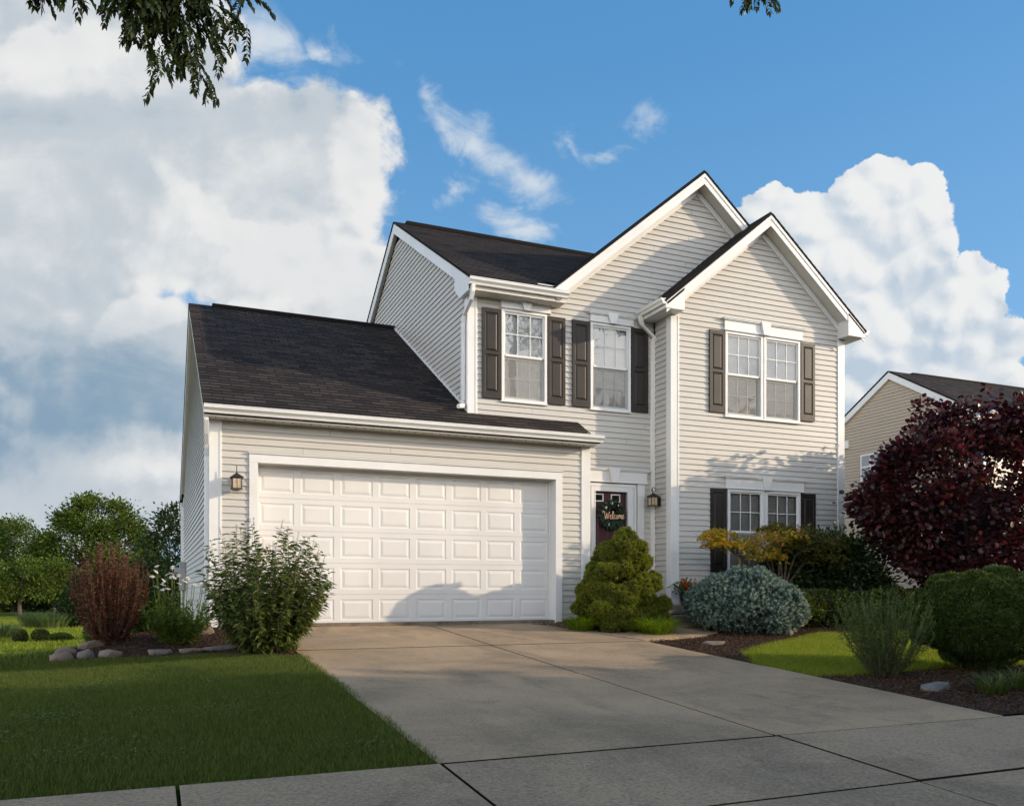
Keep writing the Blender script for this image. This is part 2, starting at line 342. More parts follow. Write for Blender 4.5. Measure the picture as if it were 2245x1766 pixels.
class G:
    def __init__(s): s.v = []; s.f = []; s.uv = []; s.has = False
    def quad(s, a, b, c, d, uv=None):
        i = len(s.v); s.v += [tuple(a), tuple(b), tuple(c), tuple(d)]; s.f.append((i, i+1, i+2, i+3))
        s.uv += uv if uv else [(0, 0)]*4
        if uv: s.has = True
    def tri(s, a, b, c):
        i = len(s.v); s.v += [tuple(a), tuple(b), tuple(c)]; s.f.append((i, i+1, i+2)); s.uv += [(0, 0)]*3
    def box(s, x0, x1, y0, y1, z0, z1):
        i = len(s.v)
        s.v += [(x0, y0, z0), (x1, y0, z0), (x1, y1, z0), (x0, y1, z0), (x0, y0, z1), (x1, y0, z1), (x1, y1, z1), (x0, y1, z1)]
        for f in ((0, 3, 2, 1), (4, 5, 6, 7), (0, 1, 5, 4), (1, 2, 6, 5), (2, 3, 7, 6), (3, 0, 4, 7)): s.f.append(tuple(i+j for j in f)); s.uv += [(0, 0)]*4
    def prism(s, poly, d):
        """poly: list of 3-D points, d: extrusion vector"""
        n = len(poly); i = len(s.v); d = Vector(d)
        s.v += [tuple(p) for p in poly] + [tuple(Vector(p)+d) for p in poly]
        s.f.append(tuple(range(i+n-1, i-1, -1))); s.f.append(tuple(range(i+n, i+2*n)))
        s.uv += [(0, 0)]*(2*n)
        for k in range(n):
            a, b = i+k, i+(k+1) % n; s.f.append((a, b, b+n, a+n)); s.uv += [(0, 0)]*4
    def tube(s, pts, rad, n=8, cap=True):
        pts = [Vector(p) for p in pts]; rings = []
        if not hasattr(rad, '__len__'): rad = [rad]*len(pts)
        up = Vector((0.13, 0.31, 0.94))
        for k, p in enumerate(pts):
            t = (pts[min(k+1, len(pts)-1)]-pts[max(k-1, 0)]).normalized()
            a = t.cross(up)
            if a.length < .1: a = t.cross(Vector((1, 0, 0)))
            a.normalize(); b = t.cross(a)
            i = len(s.v); rings.append(i)
            for j in range(n):
                th = 2*math.pi*j/n; s.v.append(tuple(p+(a*math.cos(th)+b*math.sin(th))*rad[k]))
        for k in range(len(rings)-1):
            for j in range(n):
                a, b = rings[k]+j, rings[k]+(j+1) % n; c, d = rings[k+1]+(j+1) % n, rings[k+1]+j
                s.f.append((a, b, c, d)); s.uv += [(0, 0)]*4
        if cap:
            for r in (rings[0], rings[-1]): s.f.append(tuple(r+j for j in range(n))); s.uv += [(0, 0)]*n
    def build(s, name, mat, parent=None, smooth=False, bevel=0.0):
        me = bpy.data.meshes.new(name); me.from_pydata(s.v, [], s.f)
        if s.has:
            u = me.uv_layers.new(name='UVMap')
            u.data.foreach_set('uv', [c for p in s.uv for c in p])
        me.materials.append(M[mat] if isinstance(mat, str) else mat)
        if smooth: me.polygons.foreach_set('use_smooth', [True]*len(me.polygons))
        me.update()
        o = bpy.data.objects.new(name, me); link(o, parent)
        if bevel:
            b = o.modifiers.new('bevel', 'BEVEL'); b.width = bevel; b.segments = 2; b.limit_method = 'ANGLE'; b.angle_limit = R_(40)
        return o

def courses(g, O, U, V, N, s0, s1, e, lip, fn, holes=(), seam=0.0, brk=()):
    """lapped courses (siding or shingles) on a plane: O origin, U along, V up, N out; fn(s)->(a0,a1)"""
    O, U, V, N = (Vector(x) for x in (O, U, V, N))
    n = int(math.ceil((s1-s0)/e - 1e-6))
    for i in range(n):
        c0 = s0+i*e; c1 = min(c0+e, s1)
        cuts = sorted({c0, c1} | {h for q in holes for h in (q[2], q[3]) if c0 < h < c1} | {h for h in brk if c0 < h < c1})
        for b0, b1 in zip(cuts[:-1], cuts[1:]):
            mid = (b0+b1)/2
            A0 = fn(b0+1e-4); A1 = fn(b1-1e-4)
            if A0 is None or A1 is None: continue
            if A0[1]-A0[0] < 0.004 and A1[1]-A1[0] < .004: continue
            segs = [(A0[0], A0[1], A1[0], A1[1])]
            for q in holes:
                if q[2] <= mid <= q[3]:
                    ns = []
                    for a, b, c, d in segs:
                        if q[0] > a and q[1] < b: ns += [(a, q[0], c, q[0]), (q[1], b, q[1], d)]
                        else: ns.append((a, b, c, d))
                    segs = ns
            if seam and len(cuts) == 2:
                ns = []
                for a, b, c, d in segs:
                    x = a + ((i*1.37) % 1)*seam + .4; prev = (a, c)
                    while x < min(b, d)-.4 and x > max(a, c)+.05:
                        ns.append((prev[0], x, prev[1], x)); prev = (x+.003, x+.003); x += seam
                    ns.append((prev[0], b, prev[1], d))
                segs = ns
            o0 = lip*(1-(b0-c0)/e); o1 = lip*(1-(b1-c0)/e)
            for j, (a, b, c, d) in enumerate(segs):
                p0 = O+U*a+V*b0+N*o0; p1 = O+U*b+V*b0+N*o0; p2 = O+U*d+V*b1+N*o1; p3 = O+U*c+V*b1+N*o1
                g.quad(p0, p1, p2, p3, [(a, b0), (b, b0), (d, b1), (c, b1)])
                if b0 == c0: g.quad(O+U*a+V*b0, O+U*b+V*b0, p1, p0, [(a, b0), (b, b0), (b, b0), (a, b0)])

# ---- instancing templates baked into one mesh with numpy
def bake(name, tv, tf, org, frames, mat, parent=None, smooth=False):
    """tv (K,3) template verts, tf list of faces; org (N,3); frames (N,3,3) columns = images of x,y,z"""
    tv = np.asarray(tv, float); K = len(tv); N = len(org)
    if N == 0: return None
    co = np.einsum('nij,kj->nki', frames, tv) + org[:, None, :]
    ls = np.concatenate([np.array(f) for f in tf]); cnt = np.array([len(f) for f in tf])
    L = len(ls)
    loops = (ls[None, :] + (np.arange(N)*K)[:, None]).ravel().astype(np.int32)
    totals = np.tile(cnt, N).astype(np.int32)
    starts = np.concatenate([[0], np.cumsum(totals)[:-1]]).astype(np.int32)
    me = bpy.data.meshes.new(name)
    me.vertices.add(N*K); me.vertices.foreach_set('co', co.astype(np.float32).ravel())
    me.loops.add(L*N); me.loops.foreach_set('vertex_index', loops)
    me.polygons.add(len(totals)); me.polygons.foreach_set('loop_start', starts); me.polygons.foreach_set('loop_total', totals)
    me.update(calc_edges=True); me.validate()
    me.materials.append(M[mat] if isinstance(mat, str) else mat)
    if smooth: me.polygons.foreach_set('use_smooth', [True]*len(me.polygons))
    o = bpy.data.objects.new(name, me); link(o, parent); return o
def unit(v): return v/np.maximum(np.linalg.norm(v, axis=-1, keepdims=True), 1e-9)
def rnd_unit(n): return unit(rng.normal(size=(n, 3)))
def frames(d, up, size, wid=None, roll=None):
    """x axis along d (length size), z near up"""
    d = unit(d); n = len(d)
    z = up - d*np.sum(up*d, 1, keepdims=True); z = unit(z + 1e-4*rng.normal(size=(n, 3)))
    y = np.cross(z, d)
    s = np.asarray(size)*np.ones(n); w = s if wid is None else np.asarray(wid)*np.ones(n)
    return np.stack([d*s[:, None], y*w[:, None], z*w[:, None]], axis=2)
LEAF = ([(0, 0, 0), (.45, .28, .06), (1, 0, -.05), (.45, -.28, .06)], [(0, 1, 2), (0, 2, 3)])
LEAFN = ([(0, 0, 0), (.4, .14, .04), (1, 0, -.08), (.4, -.14, .04)], [(0, 1, 2), (0, 2, 3)])
ROUND = ([(0, 0, 0), (.25, .36, .06), (.7, .38, .05), (1, 0, -.05), (.7, -.38, .05), (.25, -.36, .06)], [(0, 1, 2, 3), (0, 3, 4, 5)])
BLADE = ([(0, -.5, 0), (0, .5, 0), (.55, .38, .0), (.55, -.38, .0), (1, 0, 0)], [(0, 1, 2, 3), (3, 2, 4)])
def star(nl=6, spread=0.9, w=.14, seed=1):
    r = np.random.default_rng(seed); tv = []; tf = []
    for i in range(nl):
        d = np.array([1.0, *(r.normal(size=2)*spread)]); d /= np.linalg.norm(d)
        y = np.cross(d, r.normal(size=3)); y /= np.linalg.norm(y)
        k = len(tv); L = r.uniform(.7, 1.0)
        tv += [tuple(-y*w*.5), tuple(y*w*.5), tuple(d*L)]; tf.append((k, k+1, k+2))
    return tv, tf
def tuft(nn=26, seed=2, w=.06, nlen=.28):
    """a twig tip bristling with needles, length 1 along x"""
    r = np.random.default_rng(seed); tv = []; tf = []
    for i in range(nn):
        t = i/nn; a = i*2.4; d = np.array([.75, math.cos(a), math.sin(a)]); d /= np.linalg.norm(d)
        b = np.array([t*.85, 0, 0]); L = nlen*(1-.3*t)
        y = np.cross(d, [1, 0, 0]); y /= np.linalg.norm(y); k = len(tv)
        tv += [tuple(b-y*w*.5), tuple(b+y*w*.5), tuple(b+d*L+y*w*.18), tuple(b+d*L-y*w*.18)]; tf.append((k, k+1, k+2, k+3))
    return tv, tf
def maple_leaf():
    pts = []
    for k, (a, r) in enumerate([(-140, .45), (-95, .12), (-70, .8), (-48, .22), (-30, .95), (-14, .28), (0, 1.1), (14, .28), (30, .95), (48, .22), (70, .8), (95, .12), (140, .45)]):
        pts.append((r*math.cos(R_(a))*.9+.1, r*math.sin(R_(a)), -.1*r*r))
    return [(0, 0, .03)]+pts, [(0, i, i+1) for i in range(1, len(pts))]

# ------------------------------------------------------------------ terrain
def sstep(a, b, x):
    t = np.clip((x-a)/(b-a), 0, 1); return t*t*(3-2*t)
def H(x, y):
    x = np.asarray(x, float); y = np.asarray(y, float)
    z = 0.0575*np.minimum(y, 0); z = np.maximum(z, -0.80)
    A = sstep(-8.2, -2.0, y)
    z = z - 0.08*np.maximum(0, -x-.2)*A*(1-sstep(4, 9, -x)) - 0.08*4.5*A*sstep(4, 9, -x)
    z = z + .12*np.exp(-((x+1.6)/.8)**2-((y+.6)/1.1)**2)
    D = np.minimum(0.13*np.maximum(0, y+1), 1.1)*sstep(-.8, -3.2, x)
    D = np.maximum(D, 1.1*sstep(12, 17, y)*(1-sstep(12, 18, x)))
    z = z - D
    z = np.maximum(z, -1.45)
    z = z + .3*sstep(12, 18, x)*sstep(-4, 3, y)
    return z
def grid_mesh(name, xs, ys, zoff, mat, kind='structure', inside=None):
    X, Y = np.meshgrid(xs, ys); Z = H(X, Y)+zoff
    nx, ny = len(xs), len(ys)
    v = np.stack([X, Y, Z], 2).reshape(-1, 3)
    f = [(j*nx+i, j*nx+i+1, (j+1)*nx+i+1, (j+1)*nx+i) for j in range(ny-1) for i in range(nx-1)
         if inside is None or inside((xs[i]+xs[i+1])/2, (ys[j]+ys[j+1])/2)]
    me = bpy.data.meshes.new(name); me.from_pydata([tuple(q) for q in v], [], f); me.materials.append(M[mat])
    me.polygons.foreach_set('use_smooth', [True]*len(me.polygons))
    o = bpy.data.objects.new(name, me); link(o); tag(o, kind=kind); return o
xs = np.concatenate([[-900, -500, -250, -120, -60, -35, -22], np.arange(-15, 24, .25), [26, 32, 45, 80, 150, 300, 600, 900]])
ys = np.concatenate([[-400, -200, -100, -60, -35, -22], np.arange(-16, 20, .25), np.arange(20, 40, 1), [45, 55, 70, 90, 120, 200, 400, 900]])
ground = grid_mesh('ground', xs, ys, -0.045, 'ground')

def slab(g, x0, x1, y0, y1, top=0.0, th=0.12, n=10):
    """sloping slab following the ground plane 0.0575*y"""
    z = lambda y: max(0.0575*min(y, 0), -.8)+top
    c = .003
    P0 = [(x0+c, y0+c), (x1-c, y0+c), (x1-c, y1-c), (x0+c, y1-c)]
    P1 = [(x0, y0), (x1, y0), (x1, y1), (x0, y1)]
    i = len(g.v)
    g.v += [(x, y, z(y)) for x, y in P0]+[(x, y, z(y)-c) for x, y in P1]+[(x, y, z(y)-th) for x, y in P1]
    fs = [(0, 1, 2, 3)]+[(4+k, 4+(k+1) % 4, (k+1) % 4, k) for k in range(4)]+[(8+k, 8+(k+1) % 4, 4+(k+1) % 4, 4+k) for k in range(4)]
    for f in fs[:5]: g.f.append(tuple(i+q for q in f)); g.uv += [(0, 0)]*4
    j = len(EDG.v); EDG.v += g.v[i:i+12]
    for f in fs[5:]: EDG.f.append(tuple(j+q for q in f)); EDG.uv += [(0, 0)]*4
EDG = G()
DX0, DX1, DXM = .13, 5.0, 2.645
g = G(); gp = .012
for (a, b, top) in ((-.02, -2.68, 0), (-2.70, -5.2, -.006), (-5.222, -8.19, -.002)):
    for (x0, x1) in ((DX0, DXM-gp), (DXM+gp, DX1)):
        slab(g, x0, x1, b, a, top)
g.box(-.55, 5.45, -.02, .35, -.2, .003)
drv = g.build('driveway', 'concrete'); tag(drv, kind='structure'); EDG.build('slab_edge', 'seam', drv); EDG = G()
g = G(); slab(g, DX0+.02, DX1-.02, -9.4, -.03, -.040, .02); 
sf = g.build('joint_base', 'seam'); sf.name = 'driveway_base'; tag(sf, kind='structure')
g = G()
xsj = [-14.1, -12.5, -10.9, -9.3, -7.7, -6.1, -4.5, -2.92, -1.32, .135, DXM, 5.0, 6.6, 8.2, 9.8, 11.4, 13, 14.6, 16.2, 17.8, 19.4, 21]
for i in range(len(xsj)-1):
    slab(g, xsj[i]+(.010 if i != 9 else .018), xsj[i+1]-.010, -9.42, -8.235, .006 if i % 3 else .0)
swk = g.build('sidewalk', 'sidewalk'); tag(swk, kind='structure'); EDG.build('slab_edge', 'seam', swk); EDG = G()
g = G()
for (x0, x1) in ((-.3, DXM), (DXM, 5.6)): slab(g, x0+.009, x1-.009, -11.8, -9.438, -.003)
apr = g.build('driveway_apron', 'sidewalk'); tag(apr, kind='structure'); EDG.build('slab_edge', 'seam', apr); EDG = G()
g = G(); g.box(-200, 200, -21, -11.95, -1.0, -.775); st = g.build('street', 'asphalt'); tag(st, kind='structure')
g = G(); g.box(-200, 200, -11.95, -11.81, -1.0, -.70); kb = g.build('kerb', 'sidewalk'); tag(kb, kind='structure')
# curved front walk from the driveway to the steps
g = G()
cl = [(4.9, -2.25), (5.4, -2.15), (5.9, -1.98), (6.35, -1.7), (6.7, -1.3), (6.8, -1.0)]
wd = [.42, .45, .48, .5, .5, .5]; L_, R2 = [], []
for i, p in enumerate(cl):
    a = Vector(cl[max(i-1, 0)]); b = Vector(cl[min(i+1, len(cl)-1)]); t = (b-a).normalized(); nn = Vector((-t.y, t.x))
    L_.append(Vector(p)+nn*wd[i]); R2.append(Vector(p)-nn*wd[i])
for i in range(len(cl)-1):
    q = [L_[i], L_[i+1], R2[i+1], R2[i]]
    g.prism([(p.x, p.y, .0575*p.y-.12) for p in (q[0], q[3], q[2], q[1])], (0, 0, .132))
g.build('front_walk', 'concrete').__setitem__('kind', 'structure')

# ------------------------------------------------------------------ the house
YM, YW, X2 = .57, 0.0, 3.515
GX0, GX1 = -.66, 5.53
WX0, WX1 = 7.216, 11.264
EZ = 5.6
house = empty('house', (3.5, 3, 0)); house.location = (0, 0, 0)
tag(house, 'two-storey pale grey vinyl sided house with white trim, black shutters and double garage', 'house')
S7 = .583; S10 = .83
win_small = [(4.117, 4.986, 3.835, 5.43), (5.854, 6.693, 3.835, 5.41)]
win_pair_up = (8.383, 10.15, 3.80, 5.39)
win_pair_lo = (8.44, 10.16, .86, 2.45)
# front wall behind (upper floor and porch recess)
g = G()
bigapex = 8.15
def fn_main(z):
    if z < 5.60: return (X2+.02, 11.2)
    # under the big gable
    w = (8.17-z)/S10
    return (bigapex-w, bigapex+w) if w > 0 else None
holes = [(w[0]+.03, w[1]-.03, w[2]+.03, w[3]-.03) for w in win_small] + [(5.90, 6.70, .30, 2.40)]
courses(g, (0, YM, 0), (1, 0, 0), (0, 0, 1), (0, -1, 0), .30, 8.16, .1016, .019, fn_main, holes, 3.66, brk=(5.60,))
g.build('upper_wall', 'siding', house)
# wing front
g = G()
wap = 9.235
def fn_wing(z):
    if z < 5.62: return (WX0, WX1)
    w = (7.36-z)/S10
    return (wap-w, wap+w) if w > 0 else None
holes = [(w[0]+.03, w[1]-.03, w[2]+.03, w[3]-.03) for w in (win_pair_up, win_pair_lo)]
courses(g, (0, YW, 0), (1, 0, 0), (0, 0, 1), (0, -1, 0), .02, 7.34, .1016, .019, fn_wing, holes, 3.66, brk=(5.62,))
g.build('wing_wall', 'siding', house)
g = G()
courses(g, (WX0, 0, 0), (0, 1, 0), (0, 0, 1), (-1, 0, 0), .30, 5.62, .1016, .019, lambda z: (YW, YM))
g.build('wing_side_wall', 'siding', house)
g = G()
courses(g, (WX1, 0, 0), (0, 1, 0), (0, 0, 1), (1, 0, 0), .0, 8.5, .1016, .019, lambda z: (0, 9.4) if z < 5.65 else ((z-5.65)/S7+.57, 9.4-(z-5.65)/S7))
g.build('right_side_wall', 'siding', house)
# garage front
g = G()
courses(g, (0, 0, 0), (1, 0, 0), (0, 0, 1), (0, -1, 0), .06, 3.08, .1016, .019, lambda z: (GX0, GX1), [(-.05, 4.93, .0, 2.49)], 3.66)
g.build('garage_wall', 'siding', house)
RY, RZ = 5.35, 6.37      # garage ridge
GYB = 11.0
g = G()
def fn_gl(z):
    if z < 3.15: return (0, GYB)
    return ((z-3.15)/S7-.0, 2*RY-(z-3.15)/S7+.3) if z < 6.25 else None
courses(g, (GX0, 0, 0), (0, 1, 0), (0, 0, 1), (-1, 0, 0), -.3, 6.2, .1016, .019, fn_gl)
g.build('garage_side_wall', 'siding', house)
g = G(); courses(g, (GX1, 0, 0), (0, 1, 0), (0, 0, 1), (1, 0, 0), .06, 3.3, .1016, .019, lambda z: (0, YM)); g.build('garage_side_wall', 'siding', house)
# main left gable
MRY, MRZ = 5.0, 8.58
g = G()
def fn_ml(z):
    if z < 5.62: return (YM, 2*MRY-YM)
    a = YM-.1+(z-5.62)/S7; return (a, 2*MRY-a) if a < MRY else None
courses(g, (X2, 0, 0), (0, 1, 0), (0, 0, 1), (-1, 0, 0), 3.2, 8.36, .1016, .019, fn_ml, brk=(5.62,))
g.build('left_gable_wall', 'siding', house)
# back walls (never seen, close the volume)
g = G(); g.box(GX0+.02, X2, GYB-.02, GYB, -1, 3.1); g.box(X2+.02, WX1-.02, 9.4, 9.42, 0, 5.6); g.build('back_wall', 'siding', house)
g = G(); g.box(GX0+.01, GX1-.01, .012, .35, -.6, .055); g.box(GX0+.012, GX0+.2, .35, GYB-.1, -1.5, -.28); g.box(WX0+.01, WX1-.01, .012, 3, -.3, .02)
g.build('foundation', 'step', house)

def roof_slab(g, O, U, V, s1, fn, th=.035, e=.14, brk=()):
    """shingled slope with a dark edge"""
    O = Vector(O); U = Vector(U); V = Vector(V).normalized(); N = U.cross(V).normalized()
    if N.z < 0: N = -N
    courses(g, O+N*th, U, V, N, 0, s1, e, .007, fn, brk=brk)
    # underside and edges
    ss = sorted([i*s1/24 for i in range(25)]+[b-.001 for b in brk]+[b+.001 for b in brk])
    prev = None
    for s_ in ss:
        f = fn(min(max(s_, .001), s1-.001))
        if f is None: prev = None; continue
        a, b = f
        cur = (O+U*a+V*s_, O+U*b+V*s_, O+U*a+V*s_+N*th, O+U*b+V*s_+N*th)
        if prev:
            g.quad(prev[0], prev[1], cur[1], cur[0]); g.quad(prev[0], cur[0], cur[2], prev[2]); g.quad(prev[1], prev[3], cur[3], cur[1])
        else: g.quad(cur[0], cur[1], cur[3], cur[2])
        prev = cur
c7 = math.sqrt(1+S7*S7)
# garage roof front: origin at eave
ey = -.27; ez = RZ-.04+ (ey-RY)*S7
g = G()
sl_len = (RY-ey)*c7
def fn_gr(s_):
    y = ey+s_/c7
    return (GX0-.10, 5.60) if y < YM+.0 else (GX0-.10, X2+.01)
roof_slab(g, (0, ey, ez), (1, 0, 0), (0, 1, S7), sl_len, fn_gr, brk=((YM-ey)*c7,))
# back slope
roof_slab(g, (0, 2*RY-ey+.3, ez-.3*S7), (1, 0, 0), (0, -1, S7), sl_len+.3*c7, lambda s_: (GX0-.10, X2+.01))
g.box(GX0+.35, X2, RY-.13, RY+.13, RZ-.06, RZ+.017)
g.build('garage_roof', 'shingle', house)
g = G()
ez2 = MRZ-.04-(MRY-.24)*S7; ey2 = .24
def fn_mr(s_):
    y = ey2+s_/c7
    return (X2-.12, 4.95) if y < YM+.08 else (X2-.12, WX1+.2)
roof_slab(g, (0, ey2, ez2), (1, 0, 0), (0, 1, S7), (MRY-ey2)*c7, fn_mr, brk=((YM+.08-ey2)*c7,))
roof_slab(g, (0, 2*MRY-ey2, ez2), (1, 0, 0), (0, -1, S7), (MRY-ey2)*c7, lambda s_: (X2-.12, WX1+.2))
g.box(X2+.15, WX1+.2, MRY-.13, MRY+.13, MRZ-.06, MRZ+.017)
g.build('main_roof', 'shingle', house)
c10 = math.sqrt(1+S10*S10)
def gable_roof(name, ax, az, half, y0, y1, ymid=None):
    g = G(); h = half*S10
    for sx in (-1, 1):
        O = (ax+sx*half, 0, az-h); 
        V = (-sx, 0, S10)
        roof_slab(g, O, (0, 1, 0), V, half*c10, lambda s_: (y0, y1))
    g.prism([(ax-.12, y0+.02, az-.055), (ax+.12, y0+.02, az-.055), (ax, y0+.02, az+.058)], (0, y1-y0-.05, 0))
    return g.build(name, 'shingle', house)
gable_roof('big_gable_roof', bigapex, 8.42, 3.20, .27, 5.0)
gable_roof('wing_roof', wap, 7.59, 2.34, -.30, YM+.02)

def rake(g, ax, az, half, y0, y1, hgt, right=True, left=True):
    """sloping fascia boards of a front gable, mitred at the apex; az = underside of shingles at apex"""
    for sx in (-1, 1):
        g.prism([(ax, y0, az), (ax+sx*half, y0, az-half*S10), (ax+sx*half, y0, az-half*S10-hgt), (ax, y0, az-hgt)], (0, y1-y0, 0))
# big gable: fascia, frieze, soffit
def gable_trim(ax, az, half, yf, yw, hgt, wallhalf):
    g = G(); rake(g, ax, az, half, yf, yf+.02, hgt)
    # raised crown strip along the upper edge
    for sx in (-1, 1):
        g.prism([(ax, yf-.012, az-.003), (ax+sx*half, yf-.012, az-.003-half*S10), (ax+sx*half, yf-.012, az-half*S10-.075), (ax, yf-.012, az-.075)], (0, .0119, 0))
    g.build('rake_board', 'white', house, bevel=.003)
    g = G(); za = az-hgt+.045
    for sx in (-1, 1):
        O = Vector((ax+sx*(half-.02), 0, za-(half-.02)*S10))
        courses(g, O, (0, 1, 0), Vector((-sx, 0, S10)).normalized(), Vector((-sx*S10, 0, -1)).normalized(), 0, (half-.02)*c10, .1, .005, lambda s_: (yf+.021, yw+.03))
    g.build('gable_soffit', 'soffit', house)
    g = G(); zb = za-.012
    for sx in (-1, 1):
        g.prism([(ax, yw-.03, zb), (ax+sx*wallhalf, yw-.03, zb-wallhalf*S10), (ax+sx*wallhalf, yw-.03, zb-.135-wallhalf*S10), (ax, yw-.03, zb-.135)], (0, .04, 0))
    g.build('frieze_board', 'white', house, bevel=.003)
gable_trim(bigapex, 8.41, 3.13, .285, YM, .20, 3.0)
gable_trim(wap, 7.58, 2.30, -.285, YW, .20, 2.02)
# wing eave returns (boxes at the gable feet)
g = G()
def ret(x0, x1, zb, ztop_in, ztop_out, y0, y1):
    g.prism([(x0, y0, zb), (x1, y0, zb), (x1, y0, ztop_out if x1 > wap else ztop_in), (x0, y0, ztop_in if x1 > wap else ztop_out)], (0, y1-y0, 0))
ret(wap-2.325, WX0+.09, 5.545, 7.56-(wap-WX0-.09)*S10, 7.56-2.325*S10, -.297, YM-.004)
g.build('eave_return', 'white', house, bevel=.004); g = G()
ret(WX1-.15, wap+2.325, 5.545, 7.56-(WX1-.15-wap)*S10, 7.56-2.325*S10, -.297, 3.0)
g.build('eave_return', 'white', house, bevel=.004)
# garage eave soffit + fascia, upper eave soffit + return
g = G()
g.box(GX0-.1, 5.60, -.25, -.005, 3.035, 3.055); g.box(GX0-.1, 5.60, -.262, -.25, 3.03, 3.15)
courses(g, (0, -.245, 3.034), (0, 1, 0), (1, 0, 0), (0, 0, -1), GX0-.1, 5.6, .09, .004, lambda s_: (0, .24))
g.build('eave_soffit', 'soffit', house)
for i in range(46):
    g = G(); g.box(GX0+.05+i*.135, GX0+.062+i*.135, -.20, -.16, 3.027, 3.0345); g.build('soffit_vent', 'dark', house)
g = G()
g.box(X2-.1, 5.22, .27, YM-.005, 5.575, 5.595); g.box(X2-.1, 5.0, .262, .27, 5.575, 5.72)
courses(g, (0, .275, 5.574), (0, 1, 0), (1, 0, 0), (0, 0, -1), X2-.1, 5.2, .09, .004, lambda s_: (0, .29))
g.build('eave_soffit', 'soffit', house)
g = G()
g.prism([(X2-.104, .262, 5.56), (X2-.104, YM+.16, 5.56), (X2-.104, YM+.42, 5.78), (X2-.104, YM+.42, 5.99), (X2-.104, .262, 5.72)], (.11, 0, 0))
g.build('eave_return', 'white', house, bevel=.004); g = G()
g.prism([(4.70, .30, 5.70), (5.24, .30, 5.70), (5.24, .30, 5.98), (5.0, .30, 5.86), (4.70, .30, 5.86)], (0, .25, 0))
g.build('eave_return', 'white', house, bevel=.004)
# rakes of the two left-facing gables
def side_rake(x0, x1, ry, rz, y_low, hgt, name, mat='white'):
    g = G()
    for sy in (-1, 1):
        h = (ry-y_low)
        g.prism([(x0, ry, rz), (x0, ry+sy*h, rz-h*S7), (x0, ry+sy*h, rz-h*S7-hgt), (x0, ry, rz-hgt)], (x1-x0, 0, 0))
    g.build(name, mat, house, bevel=.003)
side_rake(X2-.105, X2-.085, MRY, MRZ-.045, .30, .22, 'rake_board')
side_rake(X2-.0849, X2+.0, MRY, MRZ-.20, .45, .03, 'rake_soffit', 'soffit')
side_rake(GX0-.085, GX0-.07, RY, RZ-.045, -.2, .16, 'rake_board', 'soffit')
side_rake(GX0-.0699, GX0+.0, RY, RZ-.16, .0, .03, 'rake_soffit', 'soffit')
# flashing where the garage roof meets the upper wall
g = G()
g.prism([(X2-.03, YM, 3.60+.02), (X2-.03, RY, RZ+.0), (X2-.03, RY, RZ+.045), (X2-.03, YM, 3.60+.065)], (.03, 0, 0))
g.build('step_flashing', 'white', house)

# gutters
def gutter(g, p0, p1, out, top, w=.115, h=.115):
    """K profile swept from p0 to p1 (xy), out = outward unit (xy)"""
    prof = [(0, 0), (0, -h), (w*.55, -h), (w*.62, -h*.72), (w*.95, -h*.40), (w*.95, -h*.16), (w, -h*.12), (w, 0), (w-.01, 0), (w-.012, -h*.1), (.008, -h*.1), (.008, 0)]
    a = [(p0[0]+out[0]*u, p0[1]+out[1]*u, top+v) for u, v in prof]
    g.prism(a, (p1[0]-p0[0], p1[1]-p0[1], 0))
g = G(); gutter(g, (GX0-.11, -.264), (5.64, -.264), (0, -1), 3.185); g.build('gutter', 'white', house)
g = G(); gutter(g, (X2-.115, .26), (5.24, .26), (0, -1), 5.755); g.build('gutter', 'white', house)
g = G(); gutter(g, (wap-2.327, .56), (wap-2.327, -.30), (-1, 0), 5.715, .1, .105); g.build('gutter', 'cream', house)
g = G(); gutter(g, (wap+2.327, -.30), (wap+2.327, 3), (1, 0), 5.70, .1, .105); g.build('gutter', 'white', house)
g = G(); gutter(g, (GX0-.1, GYB+.25), (2, GYB+.25), (0, 1), 3.1); g.build('gutter', 'white', house)
def dspout(name, pts, w=.075, d=.055, mat='white'):
    g = G()
    pts = [Vector(p) for p in pts]
    rings = []
    for k, p in enumerate(pts):
        i = len(g.v); rings.append(i)
        for sx, sy in ((-1, -1), (1, -1), (1, 1), (-1, 1)): g.v.append((p.x+sx*w/2, p.y+sy*d/2, p.z))
    for a, b in zip(rings[:-1], rings[1:]):
        for j in range(4): g.f.append((a+j, a+(j+1) % 4, b+(j+1) % 4, b+j)); g.uv += [(0, 0)]*4
    for r in (rings[0], rings[-1]): g.f.append((r, r+1, r+2, r+3)); g.uv += [(0, 0)]*4
    return g.build(name, mat, house, bevel=.006)
dspout('downspout', [(wap-2.375, .46, 5.62), (wap-2.375, .46, 5.52), (wap-2.33, .475, 5.44), (7.19, .515, 5.26), (7.16, .53, 5.20), (7.16, .53, 5.1), (7.16, .53, .34)], .085, .06, 'cream')
dspout('downspout', [(X2-.045, .22, 5.65), (X2-.045, .23, 5.52), (X2-.05, .30, 5.40), (X2-.06, .62, 5.22), (X2-.06, .66, 5.1), (X2-.06, .68, 3.80)], .06, .085)
g = G(); g.tube([(X2-.06, .68, 3.80), (X2-.06, .64, 3.72), (X2-.10, .56, 3.68), (X2-.2, .5, 3.66)], .04, 8); g.build('downspout_elbow', 'white', house)
dspout('downspout', [(GX0-.07, -.20, 3.09), (GX0-.07, -.20, 2.98), (GX0-.065, -.10, 2.80), (GX0-.05, .02, 2.66), (GX0-.05, .09, 2.5), (GX0-.05, .12, -.05)], .06, .085)
dspout('downspout', [(GX0-.06, GYB+.3, 3.0), (GX0-.06, GYB+.28, 2.9), (GX0-.045, GYB-.05, 2.5), (GX0-.045, GYB-.1, -1.0)], .07, .07)
